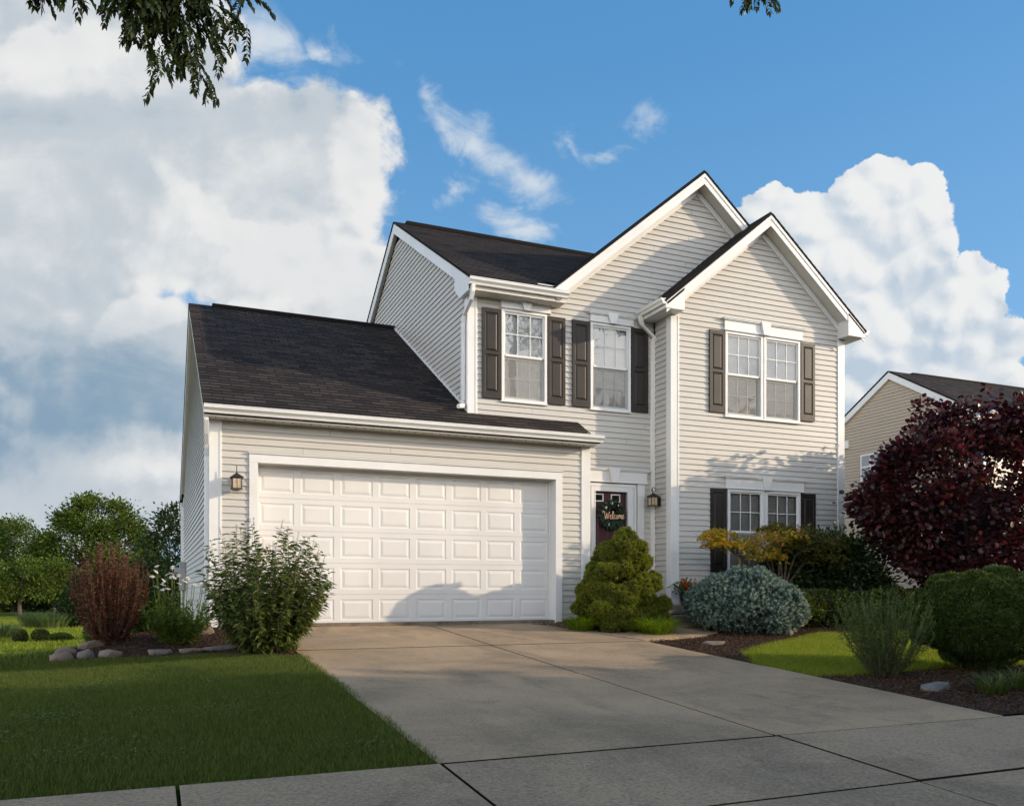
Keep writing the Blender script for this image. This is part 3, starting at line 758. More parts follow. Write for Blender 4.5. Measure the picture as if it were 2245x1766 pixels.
dspout('downspout', [(wap+2.37, 1.2, 5.62), (wap+2.34, 1.2, 5.5), (WX1+.06, 1.2, 5.35), (WX1+.06, 1.2, 0)], .06, .085)

# corner boards: two faces with an outer bead
def cboard(x, y, z0, z1, sx, wf=.155, ws=.13, mat='white', side=True):
    g = G(); t = .022
    xa, xb = (x-t, x+wf) if sx < 0 else (x-wf, x+t)
    g.box(min(xa, xb), max(xa, xb), y-t, y+.005, z0, z1)
    g.box(*( (x+wf-.035, x+wf) if sx < 0 else (x-wf, x-wf+.035)), y-t-.008, y-t+.001, z0, z1)
    if side: g.box(*((x-t, x+.004) if sx < 0 else (x-.004, x+t)), y+.0051, y+ws, z0, z1)
    g.build('corner_board', mat, house, bevel=.003)
cboard(GX0, 0, .02, 3.03, -1); cboard(GX1, 0, .02, 3.03, 1)
cboard(X2, YM, 3.57, 5.573, -1); cboard(WX0, YW, .296, 5.543, -1); cboard(WX1, YW, .02, 5.543, 1)
g = G(); g.box(GX0-.02, GX0+.01, GYB-.12, GYB, -1.2, 3.0); g.build('corner_board', 'white', house)
g = G(); g.box(WX0-.02, WX0+.0, YM-.055, YM-.014, .3, 5.543); g.build('corner_channel', 'dark', house)

# ---- raised panel maker
def rpanel(g, x0, x1, z0, z1, px0, px1, pz0, pz1, y, steps):
    """flat cell [x0..x1]x[z0..z1] at y with a moulded panel; steps: list of (inset, depth) going inwards"""
    loops = [[(x0, z0), (x1, z0), (x1, z1), (x0, z1)]]; dep = [0]
    for ins, d in steps:
        loops.append([(px0+ins, pz0+ins), (px1-ins, pz0+ins), (px1-ins, pz1-ins), (px0+ins, pz1-ins)]); dep.append(d)
    idx = []
    for lp, d in zip(loops, dep):
        idx.append(len(g.v)); g.v += [(a, y+d, b) for a, b in lp]
    for i in range(len(idx)-1):
        for k in range(4):
            g.f.append((idx[i]+k, idx[i]+(k+1) % 4, idx[i+1]+(k+1) % 4, idx[i+1]+k)); g.uv += [(0, 0)]*4
    g.f.append(tuple(idx[-1]+k for k in range(4))); g.uv += [(0, 0)]*4

# garage door
gd = G()
DY = .21
gd.box(-.125, 0, -.035, -.0139, .02, 2.44); gd.box(4.88, 5.005, -.035, -.0139, .02, 2.44)
gd.prism([(-.125, -.035, 2.44), (5.005, -.035, 2.44), (5.005, -.035, 2.57), (-.125, -.035, 2.57)], (0, .0211, 0))
gd.box(-.14, 5.02, -.055, -.0139, 2.5701, 2.59)
gd.box(-.05, -.0, -.0138, DY+.03, .0, 2.44); gd.box(4.88, 4.93, -.0138, DY+.03, .0, 2.44); gd.box(-.05, 4.93, -.0138, DY+.03, 2.4401, 2.49)
for x0, x1 in ((.0, .03), (4.85, 4.88)): gd.box(x0, x1, DY-.035, DY-.012, .012, 2.44)
gd.box(.03, 4.85, DY-.035, DY-.012, 2.41, 2.44)
gdo = gd.build('garage_door', 'white', house, bevel=.003)
cw = 4.88/8
for r in range(5):
    g = G(); z0 = .012+r*.486; z1 = z0+.4825
    for c_ in range(8):
        x0 = c_*cw; x1 = x0+cw
        rpanel(g, x0, x1, z0, z1, x0+.052, x1-.052, z0+.078, z1-.078, DY, [(0, 0), (.008, .006), (.022, .008), (.030, .0075), (.062, .000), (.066, -.0005)])
    g.quad((0, DY, z1), (4.88, DY, z1), (4.88, DY+.03, z1), (0, DY+.03, z1)); g.quad((0, DY, z0), (4.88, DY, z0), (4.88, DY+.03, z0), (0, DY+.03, z0))
    g.build('door_section', 'doorwhite', gdo)
g = G(); g.box(0, 4.88, DY+.012, DY+.05, 0, 2.44); g.build('door_backing', 'grey', gdo)
g = G(); g.box(.01, 4.87, DY-.006, DY+.011, .0, .0119); g.build('door_seal', 'dark', gdo)

# windows
def window(x0, x1, z0, z1, yw, double=False, blind='blind', blind2=None, name='window'):
    fr = G(); p = .038
    units = [(x0, x1)] if not double else [(x0, (x0+x1)/2-.012), ((x0+x1)/2+.012, x1)]
    for a, b in units:
        fr.box(a, a+.05, yw-p, yw+.07, z0, z1); fr.box(b-.05, b, yw-p, yw+.07, z0, z1)
        fr.box(a+.05, b-.05, yw-p, yw+.07, z1-.05, z1); fr.box(a+.05, b-.05, yw-p-.004, yw+.07, z0, z0+.045)
        fr.box(a-.012, b+.012, yw-p-.015, yw-.0139, z0-.02, z0-.0001)
    if double: fr.box((x0+x1)/2-.0119, (x0+x1)/2+.0119, yw-.02, yw+.05, z0, z1)
    wo_ = fr.build(name, 'white', house, bevel=.003)
    for a, b in units:
        zm = (z0+z1)/2+.0; ya = yw-.012
        s = G()      # upper sash (outer)
        s.box(a+.05, a+.078, ya, ya+.03, zm, z1-.05); s.box(b-.078, b-.05, ya, ya+.03, zm, z1-.05)
        s.box(a+.078, b-.078, ya, ya+.03, z1-.078, z1-.05); s.box(a+.078, b-.078, ya-.004, ya+.03, zm-.022, zm+.022)
        yb = ya+.035
        s.box(a+.05, a+.085, yb, yb+.03, z0+.045, zm-.02); s.box(b-.085, b-.05, yb, yb+.03, z0+.045, zm-.02)
        s.box(a+.085, b-.085, yb, yb+.03, z0+.045, z0+.09); s.box(a+.085, b-.085, yb, yb+.03, zm-.055, zm-.023)
        s.build('sash', 'white', wo_, bevel=.002)
        gr = G(); w3 = (b-a-.156)/3
        for k in (1, 2):
            gr.box(a+.078+k*w3-.007, a+.078+k*w3+.007, ya+.002, ya+.010, zm+.022, z1-.078)
            gr.box(a+.078+k*w3-.006, a+.078+k*w3+.006, yb+.002, yb+.010, z0+.09, zm-.055)
        zz = (zm+z1-.05)/2; gr.box(a+.078, b-.078, ya+.0015, ya+.0095, zz-.007, zz+.007)
        zz = (zm+z0+.02)/2; gr.box(a+.085, b-.085, yb+.0015, yb+.0095, zz-.006, zz+.006)
        gr.build('grille', 'white', wo_)
        gl = G()
        gl.quad((a+.078, ya+.012, zm+.02), (b-.078, ya+.012, zm+.02), (b-.078, ya+.012, z1-.078), (a+.078, ya+.012, z1-.078))
        gl.quad((a+.085, yb+.012, z0+.09), (b-.085, yb+.012, z0+.09), (b-.085, yb+.012, zm-.055), (a+.085, yb+.012, zm-.055))
        gl.build('window_pane', 'glass', wo_)
        sn = G(); sn.quad((a+.05, ya+.012, z0+.045), (b-.05, ya+.012, z0+.045), (b-.05, ya+.012, zm-.02), (a+.05, ya+.012, zm-.02))
        sn.build('insect_screen', 'screen', wo_)
        bl = G(); yc = yw+.062; n = int((z1-z0-.08)/.032)
        for k in range(n):
            zc = z0+.05+k*.032
            bl.quad((a+.04, yc-.006, zc), (b-.04, yc-.006, zc), (b-.04, yc+.006, zc+.033), (a+.04, yc+.006, zc+.033))
        bl.build('window_blind', blind, wo_)
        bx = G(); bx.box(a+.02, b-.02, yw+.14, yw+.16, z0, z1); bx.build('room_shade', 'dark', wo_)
    return wo_
def head(x0, x1, z0, z1, yw, parent, key=True, proud=.05):
    """crosshead over a window or door: frieze, stepped cornice and keystone"""
    g = G()
    g.box(x0, x1, yw-proud, yw-.0139, z0, z1-.045)
    g.box(x0-.012, x1+.012, yw-proud-.014, yw-.0139, z0, z0+.022)
    g.box(x0-.018, x1+.018, yw-proud-.018, yw-.0139, z1-.045, z1-.030)
    g.box(x0-.045, x1+.045, yw-proud-.035, yw-.0139, z1-.030, z1-.010)
    g.box(x0-.055, x1+.055, yw-proud-.045, yw-.0139, z1-.010, z1)
    if key:
        c_ = (x0+x1)/2
        g.prism([(c_-.06, yw-proud-.055, z0-.004), (c_+.06, yw-proud-.055, z0-.004), (c_+.115, yw-proud-.055, z1+.012), (c_-.115, yw-proud-.055, z1+.012)], (0, .0545, 0))
    return g.build('window_head', 'white', parent, bevel=.003)
for i, w in enumerate(win_small):
    o = window(*w, YM); head(w[0]-.01, w[1]+.06 if i == 0 else w[1]+.05, w[3]+.003, w[3]+.175, YM, o)
o = window(*win_pair_up, YW, True); head(win_pair_up[0]-.02, win_pair_up[1]+.05, win_pair_up[3]+.003, win_pair_up[3]+.235, YW, o)
o = window(*win_pair_lo, YW, True, blind='blinddark'); head(win_pair_lo[0]-.04, win_pair_lo[1]+.08, win_pair_lo[3]+.003, win_pair_lo[3]+.235, YW, o)
def shutter(x0, x1, z0, z1, yw):
    g = G(); y = yw-.045; zm = z0+(z1-z0)*.505
    st = [(0, 0), (.006, .012), (.016, .014), (.040, .002), (.044, .001)]
    rpanel(g, x0, x1, z0, zm, x0+.055, x1-.055, z0+.115, zm-.025, y, st)
    rpanel(g, x0, x1, zm, z1, x0+.055, x1-.055, zm+.025, z1-.07, y, st)
    for a, b in (((x0, z0), (x1, z0)), ((x1, z0), (x1, z1)), ((x1, z1), (x0, z1)), ((x0, z1), (x0, z0))):
        g.quad((a[0], y, a[1]), (b[0], y, b[1]), (b[0], yw, b[1]), (a[0], yw, a[1]))
    g.build('shutter', 'shutter', house)
for x0, x1 in ((3.757, 4.105), (4.998, 5.343), (5.484, 5.836), (6.708, 7.065)): shutter(x0, x1, 3.855, 5.40, YM)
for x0, x1 in ((8.026, 8.371), (10.165, 10.510)): shutter(x0, x1, 3.855, 5.37, YW)
for x0, x1 in ((8.06, 8.41), (10.18, 10.53)): shutter(x0, x1, .895, 2.44, YW)

# entrance
g = G(); y = YM
g.box(5.86, 5.93, y-.045, y+.07, .30, 2.45); g.box(6.64, 6.75, y-.045, y+.07, .30, 2.45); g.box(5.93, 6.64, y-.045, y+.07, 2.36, 2.45)
g.box(5.93, 5.95, y-.05, y-.02, .30, 2.36); g.box(6.62, 6.64, y-.05, y-.02, .30, 2.36)
g.box(5.84, 6.79, y-.052, y-.0139, 2.451, 2.50); g.box(6.76, 6.80, y-.052, y-.0139, .30, 2.45)
en = g.build('door_frame', 'white', house, bevel=.003)
g = G(); y = YM+.03
g.box(5.95, 6.62, y, y+.045, .32, 2.36)
dr = g.build('front_door', 'burgundy', house)
for a, b in ((5.965, 6.15), (6.305, 6.50)):
    g = G()
    g.box(a, a+.02, y-.014, y-.0005, 2.175, 2.32); g.box(b-.02, b, y-.014, y-.0005, 2.175, 2.32); g.box(a+.02, b-.02, y-.014, y-.0005, 2.30, 2.32); g.box(a+.02, b-.02, y-.014, y-.0005, 2.175, 2.195)
    g.build('light_frame', 'cream', dr, bevel=.002)
dp_ = M_plain('dark_pane', (.012, .02, .016), 0.12, 0.1, 5, spec=.8)
for a, b in ((5.965, 6.15), (6.305, 6.50)):
    g = G(); g.quad((a+.02, y-.006, 2.195), (b-.02, y-.006, 2.195), (b-.02, y-.006, 2.30), (a+.02, y-.006, 2.30))
    g.build('door_pane', dp_, dr)
g = G()
for a, b in ((6.0, 6.25), (6.33, 6.57)):
    for z0, z1 in ((.5, 1.15), (1.3, 2.05)): rpanel(g, a-.02, b+.02, z0-.02, z1+.02, a, b, z0, z1, y-.003, [(0, 0), (.01, .002), (.03, .0), (.05, -.006)])
g.build('door_moulding', 'burgundy', dr)
g = G(); g.tube([(6.575, y-.002, 1.32), (6.575, y-.06, 1.32)], .012); g.tube([(6.575, y-.05, 1.32), (6.575, y-.085, 1.32)], [.028, .02], 12); g.build('door_handle', 'gold', dr)
def pilaster(x0, x1, parent):
    g = G(); y = YM
    g.box(x0, x1, y-.05, y-.0139, .30, .46); g.box(x0, x1, y-.05, y-.0139, 2.295, 2.515)
    g.box(x0+.006, x1-.006, y-.038, y-.0139, .46, 2.295)
    n = 5; w = (x1-x0-.02)/n
    for k in range(n): g.box(x0+.01+k*w+.004, x0+.01+(k+1)*w-.008, y-.048, y-.038, .50, 2.27)
    g.build('pilaster', 'white', parent, bevel=.002)
pilaster(6.83, 6.985, house); pilaster(5.60, 5.75, house)
head(5.60, 7.03, 2.52, 2.775, YM, en, True, .06)

# porch steps (a thing of its own)
steps = empty('front_steps', (0, 0, 0)); tag(steps, 'low stone steps rising to the recessed front door', 'steps')
g = G(); g.box(5.56, 7.55, -.55, YM-.02, .14, .288); g.build('landing', 'step', steps, bevel=.012)
g = G(); g.box(5.56, 7.50, -.50, YM-.03, -.1, .1399); g.build('riser', M_plain('dark_riser', (.09, .07, .055), .9, .3, 8, .6, 30), steps)
g = G(); g.box(5.75, 7.6, -.95, -.505, -.2, .13); g.build('step', 'step', steps, bevel=.02)
g = G(); g.box(5.95, 7.4, -1.3, -.951, -.2, .00); g.build('step', 'step', steps, bevel=.02)

# ------------------------------------------------------------------ wall lanterns
def lantern(loc, face, label, scroll=False):
    """face: 0 wall behind at +Y, 1 wall at +X; loc = centre of the lamp body, bottom at z"""
    t = empty('wall_lantern', (0, 0, 0)); tag(t, label, 'wall lamp', 'black wall lanterns')
    g = G(); w = .062; h = .155
    for sx in (-1, 1):
        for sy in (-1, 1): g.box(sx*w-.006, sx*w+.006, sy*w-.006, sy*w+.006, .015, h)
    g.box(-w-.012, w+.012, -w-.012, w+.012, 0, .015); g.box(-w-.012, w+.012, -w-.012, w+.012, h, h+.012)
    g.box(-w-.004, w+.004, -.003, .003, .075, .082); g.box(-.003, .003, -w-.004, w+.004, .015, h)
    i = len(g.v); r = .095; zt = h+.0121
    g.v += [(-r, -r, zt), (r, -r, zt), (r, r, zt), (-r, r, zt), (-.02, -.02, zt+.06), (.02, -.02, zt+.06), (.02, .02, zt+.06), (-.02, .02, zt+.06)]
    for f in ((0, 3, 2, 1), (4, 5, 6, 7), (0, 1, 5, 4), (1, 2, 6, 5), (2, 3, 7, 6), (3, 0, 4, 7)): g.f.append(tuple(i+j for j in f)); g.uv += [(0, 0)]*4
    g.tube([(0, 0, zt+.06), (0, 0, zt+.085)], [.018, .008], 8)
    if scroll:
        pts = [(-.0+.0, 0, zt+.08)]
        for k in range(15):
            a = k/14*2*math.pi*1.15; rr = .052-.026*k/14
            pts.append((.0-rr*math.cos(a)*1.0+.02, 0, zt+.13+rr*math.sin(a)))
        if face == 1: g.tube([(.0, 0, zt+.08), (-.035, 0, zt+.12)]+pts[3:], .0075, 6)
        else: g.tube(pts, .007, 6)
    else: g.tube([(0, 0, zt+.08), (0, 0, zt+.175)], .007, 6)
    if face == 0: g.box(-.05, .05, .125, .14, .0, .17); g.tube([(0, .13, .12), (0, .09, .20), (0, .03, .235), (0, 0, .235)], .008, 6)
    else: g.box(.125, .14, -.05, .05, .0, .17); g.tube([(.13, 0, .12), (.09, 0, .20), (.03, 0, .235), (0, 0, .235)], .008, 6)
    fr = g.build('lantern_cage', 'black', t, bevel=.0015)
    g = G(); g.box(-w+.002, w-.002, -w+.002, w-.002, .016, h-.001); g.build('lantern_glass', 'lampglass', t)
    t.location = loc; return t
lantern((-.31, -.155, 2.02), 0, 'black wall lantern on the siding left of the garage door')
lantern((7.055, .36, 2.11), 1, 'black scroll-topped wall lantern between the front door and the white downspout', True)

# wreath with lettering
wr = empty('door_wreath', (0, 0, 0)); tag(wr, 'green leafy wreath with the word Welcome hung on the burgundy door', 'wreath')
n = 900; a = rng.uniform(0, 2*np.pi, n); b = rng.uniform(0, 2*np.pi, n); rr = rng.uniform(.02, .055, n)
cx_, cz_ = 6.285, 1.935
org = np.stack([cx_+np.cos(a)*(.195+rr*np.cos(b)), np.full(n, YM-.045)+rr*np.sin(b)*.8, cz_+np.sin(a)*(.195+rr*np.cos(b))], 1)
d = np.stack([-np.sin(a)+np.cos(b)*np.cos(a), np.sin(b)*1.0-.4, np.cos(a)+np.cos(b)*np.sin(a)], 1)+rng.normal(size=(n, 3))*.4
bake('wreath_leaves', *LEAF, org, frames(d, rnd_unit(n), rng.uniform(.04, .075, n)), 'wreath', wr)
g = G(); g.tube([(cx_+math.cos(t)*.195, YM-.04, cz_+math.sin(t)*.195) for t in np.linspace(0, 2*math.pi, 25)], .018, 6); g.build('wreath_ring', 'twig', wr)
fl = []
for (a_, r_) in ((95, .2), (100, .21), (60, .2), (140, .19), (245, .2)): fl.append((cx_+math.cos(R_(a_))*r_, YM-.10, cz_+math.sin(R_(a_))*r_))
for f_ in fl:
    ff = np.repeat(np.array([f_]), 7, 0); bake('wreath_flower', *LEAF, ff, frames(rnd_unit(len(ff))*[1, .3, 1], np.tile([0., -1, 0], (len(ff), 1)), .03), 'petal', wr)
# cursive strokes, unit = letter height, drawn in x,z
S_ = []
def stroke(*p): S_.append(p)
stroke((-.05, 1.35), (-.12, 1.6), (.05, 1.75), (.2, 1.55), (.25, 1.0), (.38, .05), (.5, .6), (.62, 1.3), (.66, .8), (.78, .05), (.95, .8), (1.05, 1.45), (1.15, 1.6))
stroke((1.12, .42), (1.35, .55), (1.42, .85), (1.28, .9), (1.2, .55), (1.26, .1), (1.45, .05), (1.62, .35), (1.78, 1.1), (1.82, 1.6), (1.72, 1.65), (1.66, 1.1), (1.68, .3), (1.78, .02), (1.92, .2))
stroke((2.2, .75), (2.12, .88), (1.98, .7), (1.95, .3), (2.08, .05), (2.28, .2), (2.35, .5))
stroke((2.52, .85), (2.38, .6), (2.38, .2), (2.52, .03), (2.66, .25), (2.66, .65), (2.52, .85), (2.62, .8), (2.8, .75))
stroke((2.82, .1), (2.86, .85), (2.88, .6), (2.98, .88), (3.06, .8), (3.08, .1), (3.1, .6), (3.2, .88), (3.28, .8), (3.3, .3), (3.38, .05), (3.5, .35))
stroke((3.48, .42), (3.68, .55), (3.74, .8), (3.62, .9), (3.52, .6), (3.55, .15), (3.7, .03), (3.9, .3))
g = G()
def crom(P, n=5):
    P = [Vector(p) for p in P]; P = [P[0]]+P+[P[-1]]; out = []
    for i in range(1, len(P)-2):
        for k in range(n):
            t = k/n; a, b, c_, d_ = P[i-1], P[i], P[i+1], P[i+2]
            out.append(.5*((2*b)+(-a+c_)*t+(2*a-5*b+4*c_-d_)*t*t+(-a+3*b-3*c_+d_)*t**3))
    out.append(P[-2]); return out
for s_ in S_:
    pts = crom([(6.075+x*.112, YM-.115, 1.845+z*.083+x*.004) for x, z in s_]); g.tube(pts, .0065, 6)
g.build('welcome_lettering', 'gold', wr)

# electric meter on the far end of the garage side
em = empty('electric_meter', (0, 0, 0)); tag(em, 'grey electric meter box on the side wall of the garage', 'meter box')
g = G(); g.box(GX0-.16, GX0-.02, 9.1, 9.5, .55, 1.25); g.build('meter_box', 'grey', em, bevel=.01)
g = G(); g.tube([(GX0-.16, 9.3, 1.02), (GX0-.28, 9.3, 1.02)], .09, 14); g.build('meter_dial', 'grey', em)
g = G(); g.tube([(GX0-.08, 9.2, .55), (GX0-.08, 9.2, -.6)], .035, 8); g.build('conduit', 'grey', em)

# ------------------------------------------------------------------ neighbouring house
nb = empty('neighbour_house', (0, 0, 0)); tag(nb, 'tan sided neighbouring house with dark gabled roof behind the purple tree', 'house')
NX0, NRY, NRZ, NY0 = 19.8, 6.76, 7.36, 3.55
NY1 = 2*NRY-NY0
g = G()
def fn_n(z):
    if z < 5.45: return (NY0, NY1)
    a = NY0+(z-5.45)/S7; return (a, 2*NRY-a) if a < NRY else None
courses(g, (NX0, 0, 0), (0, 1, 0), (0, 0, 1), (-1, 0, 0), .2, 7.25, .1016, .022, fn_n)
courses(g, (0, NY0, 0), (1, 0, 0), (0, 0, 1), (0, -1, 0), .2, 5.5, .1016, .012, lambda z: (NX0, NX0+12))
g.build('wall', 'tan_siding', nb)
g = G()
h_ = NRY-NY0+.28
roof_slab(g, (0, NRY-h_, NRZ-h_*S7), (1, 0, 0), (0, 1, S7), h_*c7, lambda s_: (NX0-.12, NX0+12.3))
roof_slab(g, (0, NRY+h_, NRZ-h_*S7), (1, 0, 0), (0, -1, S7), h_*c7, lambda s_: (NX0-.12, NX0+12.3))
g.box(NX0+.8, NX0+12, NRY-.13, NRY+.13, NRZ-.04, NRZ+.04)
g.build('roof', 'shingle', nb)
g = G(); hh = NRY-NY0+.25
for sy in (-1, 1):
    g.prism([(NX0-.10, NRY, NRZ-.01), (NX0-.10, NRY+sy*hh, NRZ-.01-hh*S7), (NX0-.10, NRY+sy*hh, NRZ-.22-hh*S7), (NX0-.10, NRY, NRZ-.22)], (.09, 0, 0))
g.box(NX0-.03, NX0+.01, NY0-.02, NY0+.13, .2, 5.3); g.box(NX0-.03, NX0+.13, NY0-.03, NY0-.013, .2, 5.3)
g.box(NX0-.1, NX0-.01, NY0-.25, NY0+.05, 5.22, 5.50); g.box(NX0-.1, NX0+12.2, NY0-.26, NY0, 5.28, 5.32)
g.build('trim', 'white', nb, bevel=.003)
g = G(); gutter(g, (NX0-.11, NY0-.26), (NX0+12, NY0-.26), (0, -1), 5.50); g.build('gutter', 'white', nb)
g = G(); g.box(NX0-.05, NX0+.01, 7.1, 7.95, 3.7, 4.95); w_ = g.build('window', 'white', nb)
g = G()
for a in (7.17, 7.56): 
    for b in (3.77, 4.18, 4.56): g.box(NX0-.055, NX0-.0501, a, a+.33, b, b+.33)
g.build('window_pane', 'grey', w_)
g = G(); g.box(NX0-.08, NX0-.01, 8.45, 8.75, 5.25, 5.5); g.build('vent', 'cream', nb)

# ------------------------------------------------------------------ planting helpers
def blob_pts(blobs, n, depth=.12, top=.0):
    """points on the outer surface of a union of ellipsoids (cx,cy,cz,rx,ry,rz); returns pos, outward dir"""
    B = np.array(blobs, float)
    area = (B[:, 3]*B[:, 4]*B[:, 5])**(2/3.); pr = area/area.sum()
    P, D = [], []; got = 0
    while got < n:
        k = rng.choice(len(B), size=n, p=pr); u = rnd_unit(n)
        r = 1-np.abs(rng.normal(size=n))*depth
        q = B[k, :3]+u*B[k, 3:6]*r[:, None]
        ok = np.ones(n, bool)
        for j in range(len(B)):
            e = np.linalg.norm((q-B[j, :3])/B[j, 3:6], axis=1)
            ok &= (k == j) | (e > .93)
        d = unit(u/B[k, 3:6])
        P.append(q[ok]); D.append(d[ok]); got += ok.sum()
        if len(P) > 60: break
    return np.concatenate(P)[:n], np.concatenate(D)[:n]
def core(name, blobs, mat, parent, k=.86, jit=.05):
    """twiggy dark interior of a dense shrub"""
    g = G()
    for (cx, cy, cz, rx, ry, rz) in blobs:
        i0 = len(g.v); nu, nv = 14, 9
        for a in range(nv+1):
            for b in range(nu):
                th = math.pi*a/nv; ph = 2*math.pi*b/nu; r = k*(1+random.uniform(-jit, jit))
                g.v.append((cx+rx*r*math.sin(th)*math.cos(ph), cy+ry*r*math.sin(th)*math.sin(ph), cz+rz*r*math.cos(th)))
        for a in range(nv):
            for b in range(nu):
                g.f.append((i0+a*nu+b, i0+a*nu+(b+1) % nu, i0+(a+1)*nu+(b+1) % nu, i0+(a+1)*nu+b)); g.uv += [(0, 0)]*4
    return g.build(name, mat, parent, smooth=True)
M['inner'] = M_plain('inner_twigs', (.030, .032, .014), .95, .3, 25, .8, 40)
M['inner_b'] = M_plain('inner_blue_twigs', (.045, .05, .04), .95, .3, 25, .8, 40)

def place_z(x, y): return float(H(x, y))
def dense(name, label, cat, blobs, n, size, leaf, mat, trunk=None, corem='inner', group=None, out=.9, upb=.25, depth=.06, corek=.86):
    t = empty(name, (0, 0, 0)); tag(t, label, cat, group)
    P, D = blob_pts(blobs, n, depth)
    d = unit(D*out+rng.normal(size=D.shape)*.55+np.array([0, 0, upb]))
    s = rng.uniform(.75, 1.2, len(P))*size
    bake('foliage', *leaf, P-d*s[:, None]*.3, frames(d, rnd_unit(len(P)), s), mat, t)
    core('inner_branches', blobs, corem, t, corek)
    if trunk:
        g = G()
        for tr in trunk: g.tube(tr[0], tr[1], 8)
        g.build('trunk', 'bark', t)
    return t
def stems_plant(name, label, cat, x, y, n, h, spread, leafsize, leafmat, leaf=LEAFN, per=40, up=.3, zig=.02, stemr=.004, base=.12, curve=.3, start=.15, hvar=.25, flowers=None, group=None, two=None, lw=None, rmin=0.0):
    z0 = place_z(x, y)
    t = empty(name, (0, 0, 0)); tag(t, label, cat, group)
    g = G(); P = []; D = []; tips = []
    for i in range(n):
        a = random.uniform(0, 2*math.pi); r = math.sqrt(random.uniform(rmin, 1)); hh = h*(1-random.uniform(0, hvar))*(1-.25*r*r)
        bx, by = x+math.cos(a)*base*r, y+math.sin(a)*base*r
        ex, ey_ = math.cos(a)*spread*r, math.sin(a)*spread*r
        pts = []
        for k in range(7):
            f = k/6; pts.append(Vector((bx+ex*(f*(1-curve)+curve*f*f)+random.gauss(0, zig), by+ey_*(f*(1-curve)+curve*f*f)+random.gauss(0, zig), z0+hh*(f*(1+curve*.4*r)-curve*.4*r*f*f))))
        g.tube(pts, [stemr*(1.2-.8*k/6) for k in range(7)], 4, False)
        for q in range(per):
            f = start+(1-start)*(q+random.random())/per; s = f*5.999; k = int(s); w = s-k
            p = pts[k]*(1-w)+pts[k+1]*w; ax = (pts[k+1]-pts[k]).normalized()
            rd = Vector((random.gauss(0, 1), random.gauss(0, 1), random.gauss(0, 1))); rd = (rd-ax*rd.dot(ax)).normalized()
            P.append(p); D.append(rd+ax*up)
        tips.append((pts[-1], (pts[-1]-pts[-2]).normalized()))
    P = np.array(P); D = np.array(D)
    g.build('stems', 'twig' if flowers != 'daisy' else 'daisyleaf', t)
    s = rng.uniform(.6, 1.2, len(P))*leafsize
    bake('foliage', *leaf, P, frames(D, np.tile([0., 0, 1], (len(P), 1))+rng.normal(size=P.shape)*.4, s, s*(lw or 1)), leafmat, t)
    return t, tips

# ---- topiary Alberta spruce
sx_ = .00257
tb = []; TX, TY = 5.57, -1.05
for (u, v, r) in [(1290, 865, 48), (1288, 905, 78), (1285, 955, 105), (1205, 985, 75), (1365, 970, 85), (1162, 1012, 45), (1260, 1050, 62), (1345, 1045, 80), (1455, 1035, 50), (1405, 1060, 48),
                  (1160, 1115, 92), (1085, 1130, 58), (1235, 1105, 50), (1430, 1175, 88), (1500, 1195, 55), (1340, 1200, 75), (1265, 1215, 65), (1090, 1225, 92), (1035, 1265, 52), (1170, 1245, 80),
                  (1230, 1290, 60), (1340, 1260, 70), (1480, 1320, 72), (1400, 1340, 72), (1330, 1380, 85), (1200, 1370, 95), (1080, 1340, 85), (1130, 1420, 80), (1250, 1420, 90), (1400, 1420, 85), (1480, 1390, 60)]:
    X = TX+(u-1285)*sx_*1.02; Z = -.07+(1470-v)*sx_; r *= sx_
    Rmax = .12+.62*min(1, max(0, (1.68-Z)/1.4)); dd = max(0, Rmax**2-(X-TX)**2)**.5-r*.6
    tb.append((X, TY-max(dd, 0)*random.uniform(.55, .95), Z, r, r, r*.85))
    if dd > .15: tb.append((X, TY+dd*random.uniform(.5, .9), Z+random.uniform(-.05, .05), r, r, r*.85))
tb += [(5.80, -.52, .50, .48, .30, .62), (5.45, -.50, .35, .40, .28, .42), (5.95, -.6, .8, .3, .25, .3)]  # hidden back masses, added to widen the shadow on the garage door
for k in range(7): tb.append((TX, TY, .1+k*.2, .30-.03*k, .30-.03*k, .14))
sub = []
for b_ in list(tb):
    for q in range(16):
        u = rnd_unit(1)[0]; u[1] = -abs(u[1]) if random.random() < .7 else u[1]
        rs = b_[3]*random.uniform(.18, .34); sub.append((b_[0]+u[0]*b_[3]*.88, b_[1]+u[1]*b_[4]*.88, b_[2]+u[2]*b_[5]*.88, rs, rs, rs*.9))
tb = [(x, y, z, rx*1.0, ry*1.0, rz*.80) for x, y, z, rx, ry, rz in tb]
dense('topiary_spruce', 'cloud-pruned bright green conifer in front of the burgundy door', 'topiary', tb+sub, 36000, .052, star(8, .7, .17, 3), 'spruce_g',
      [([(TX, TY, -.1), (TX+.02, TY+.03, .6), (TX, TY, 1.4)], [.06, .045, .02])], depth=.16, corek=.76, upb=.45)
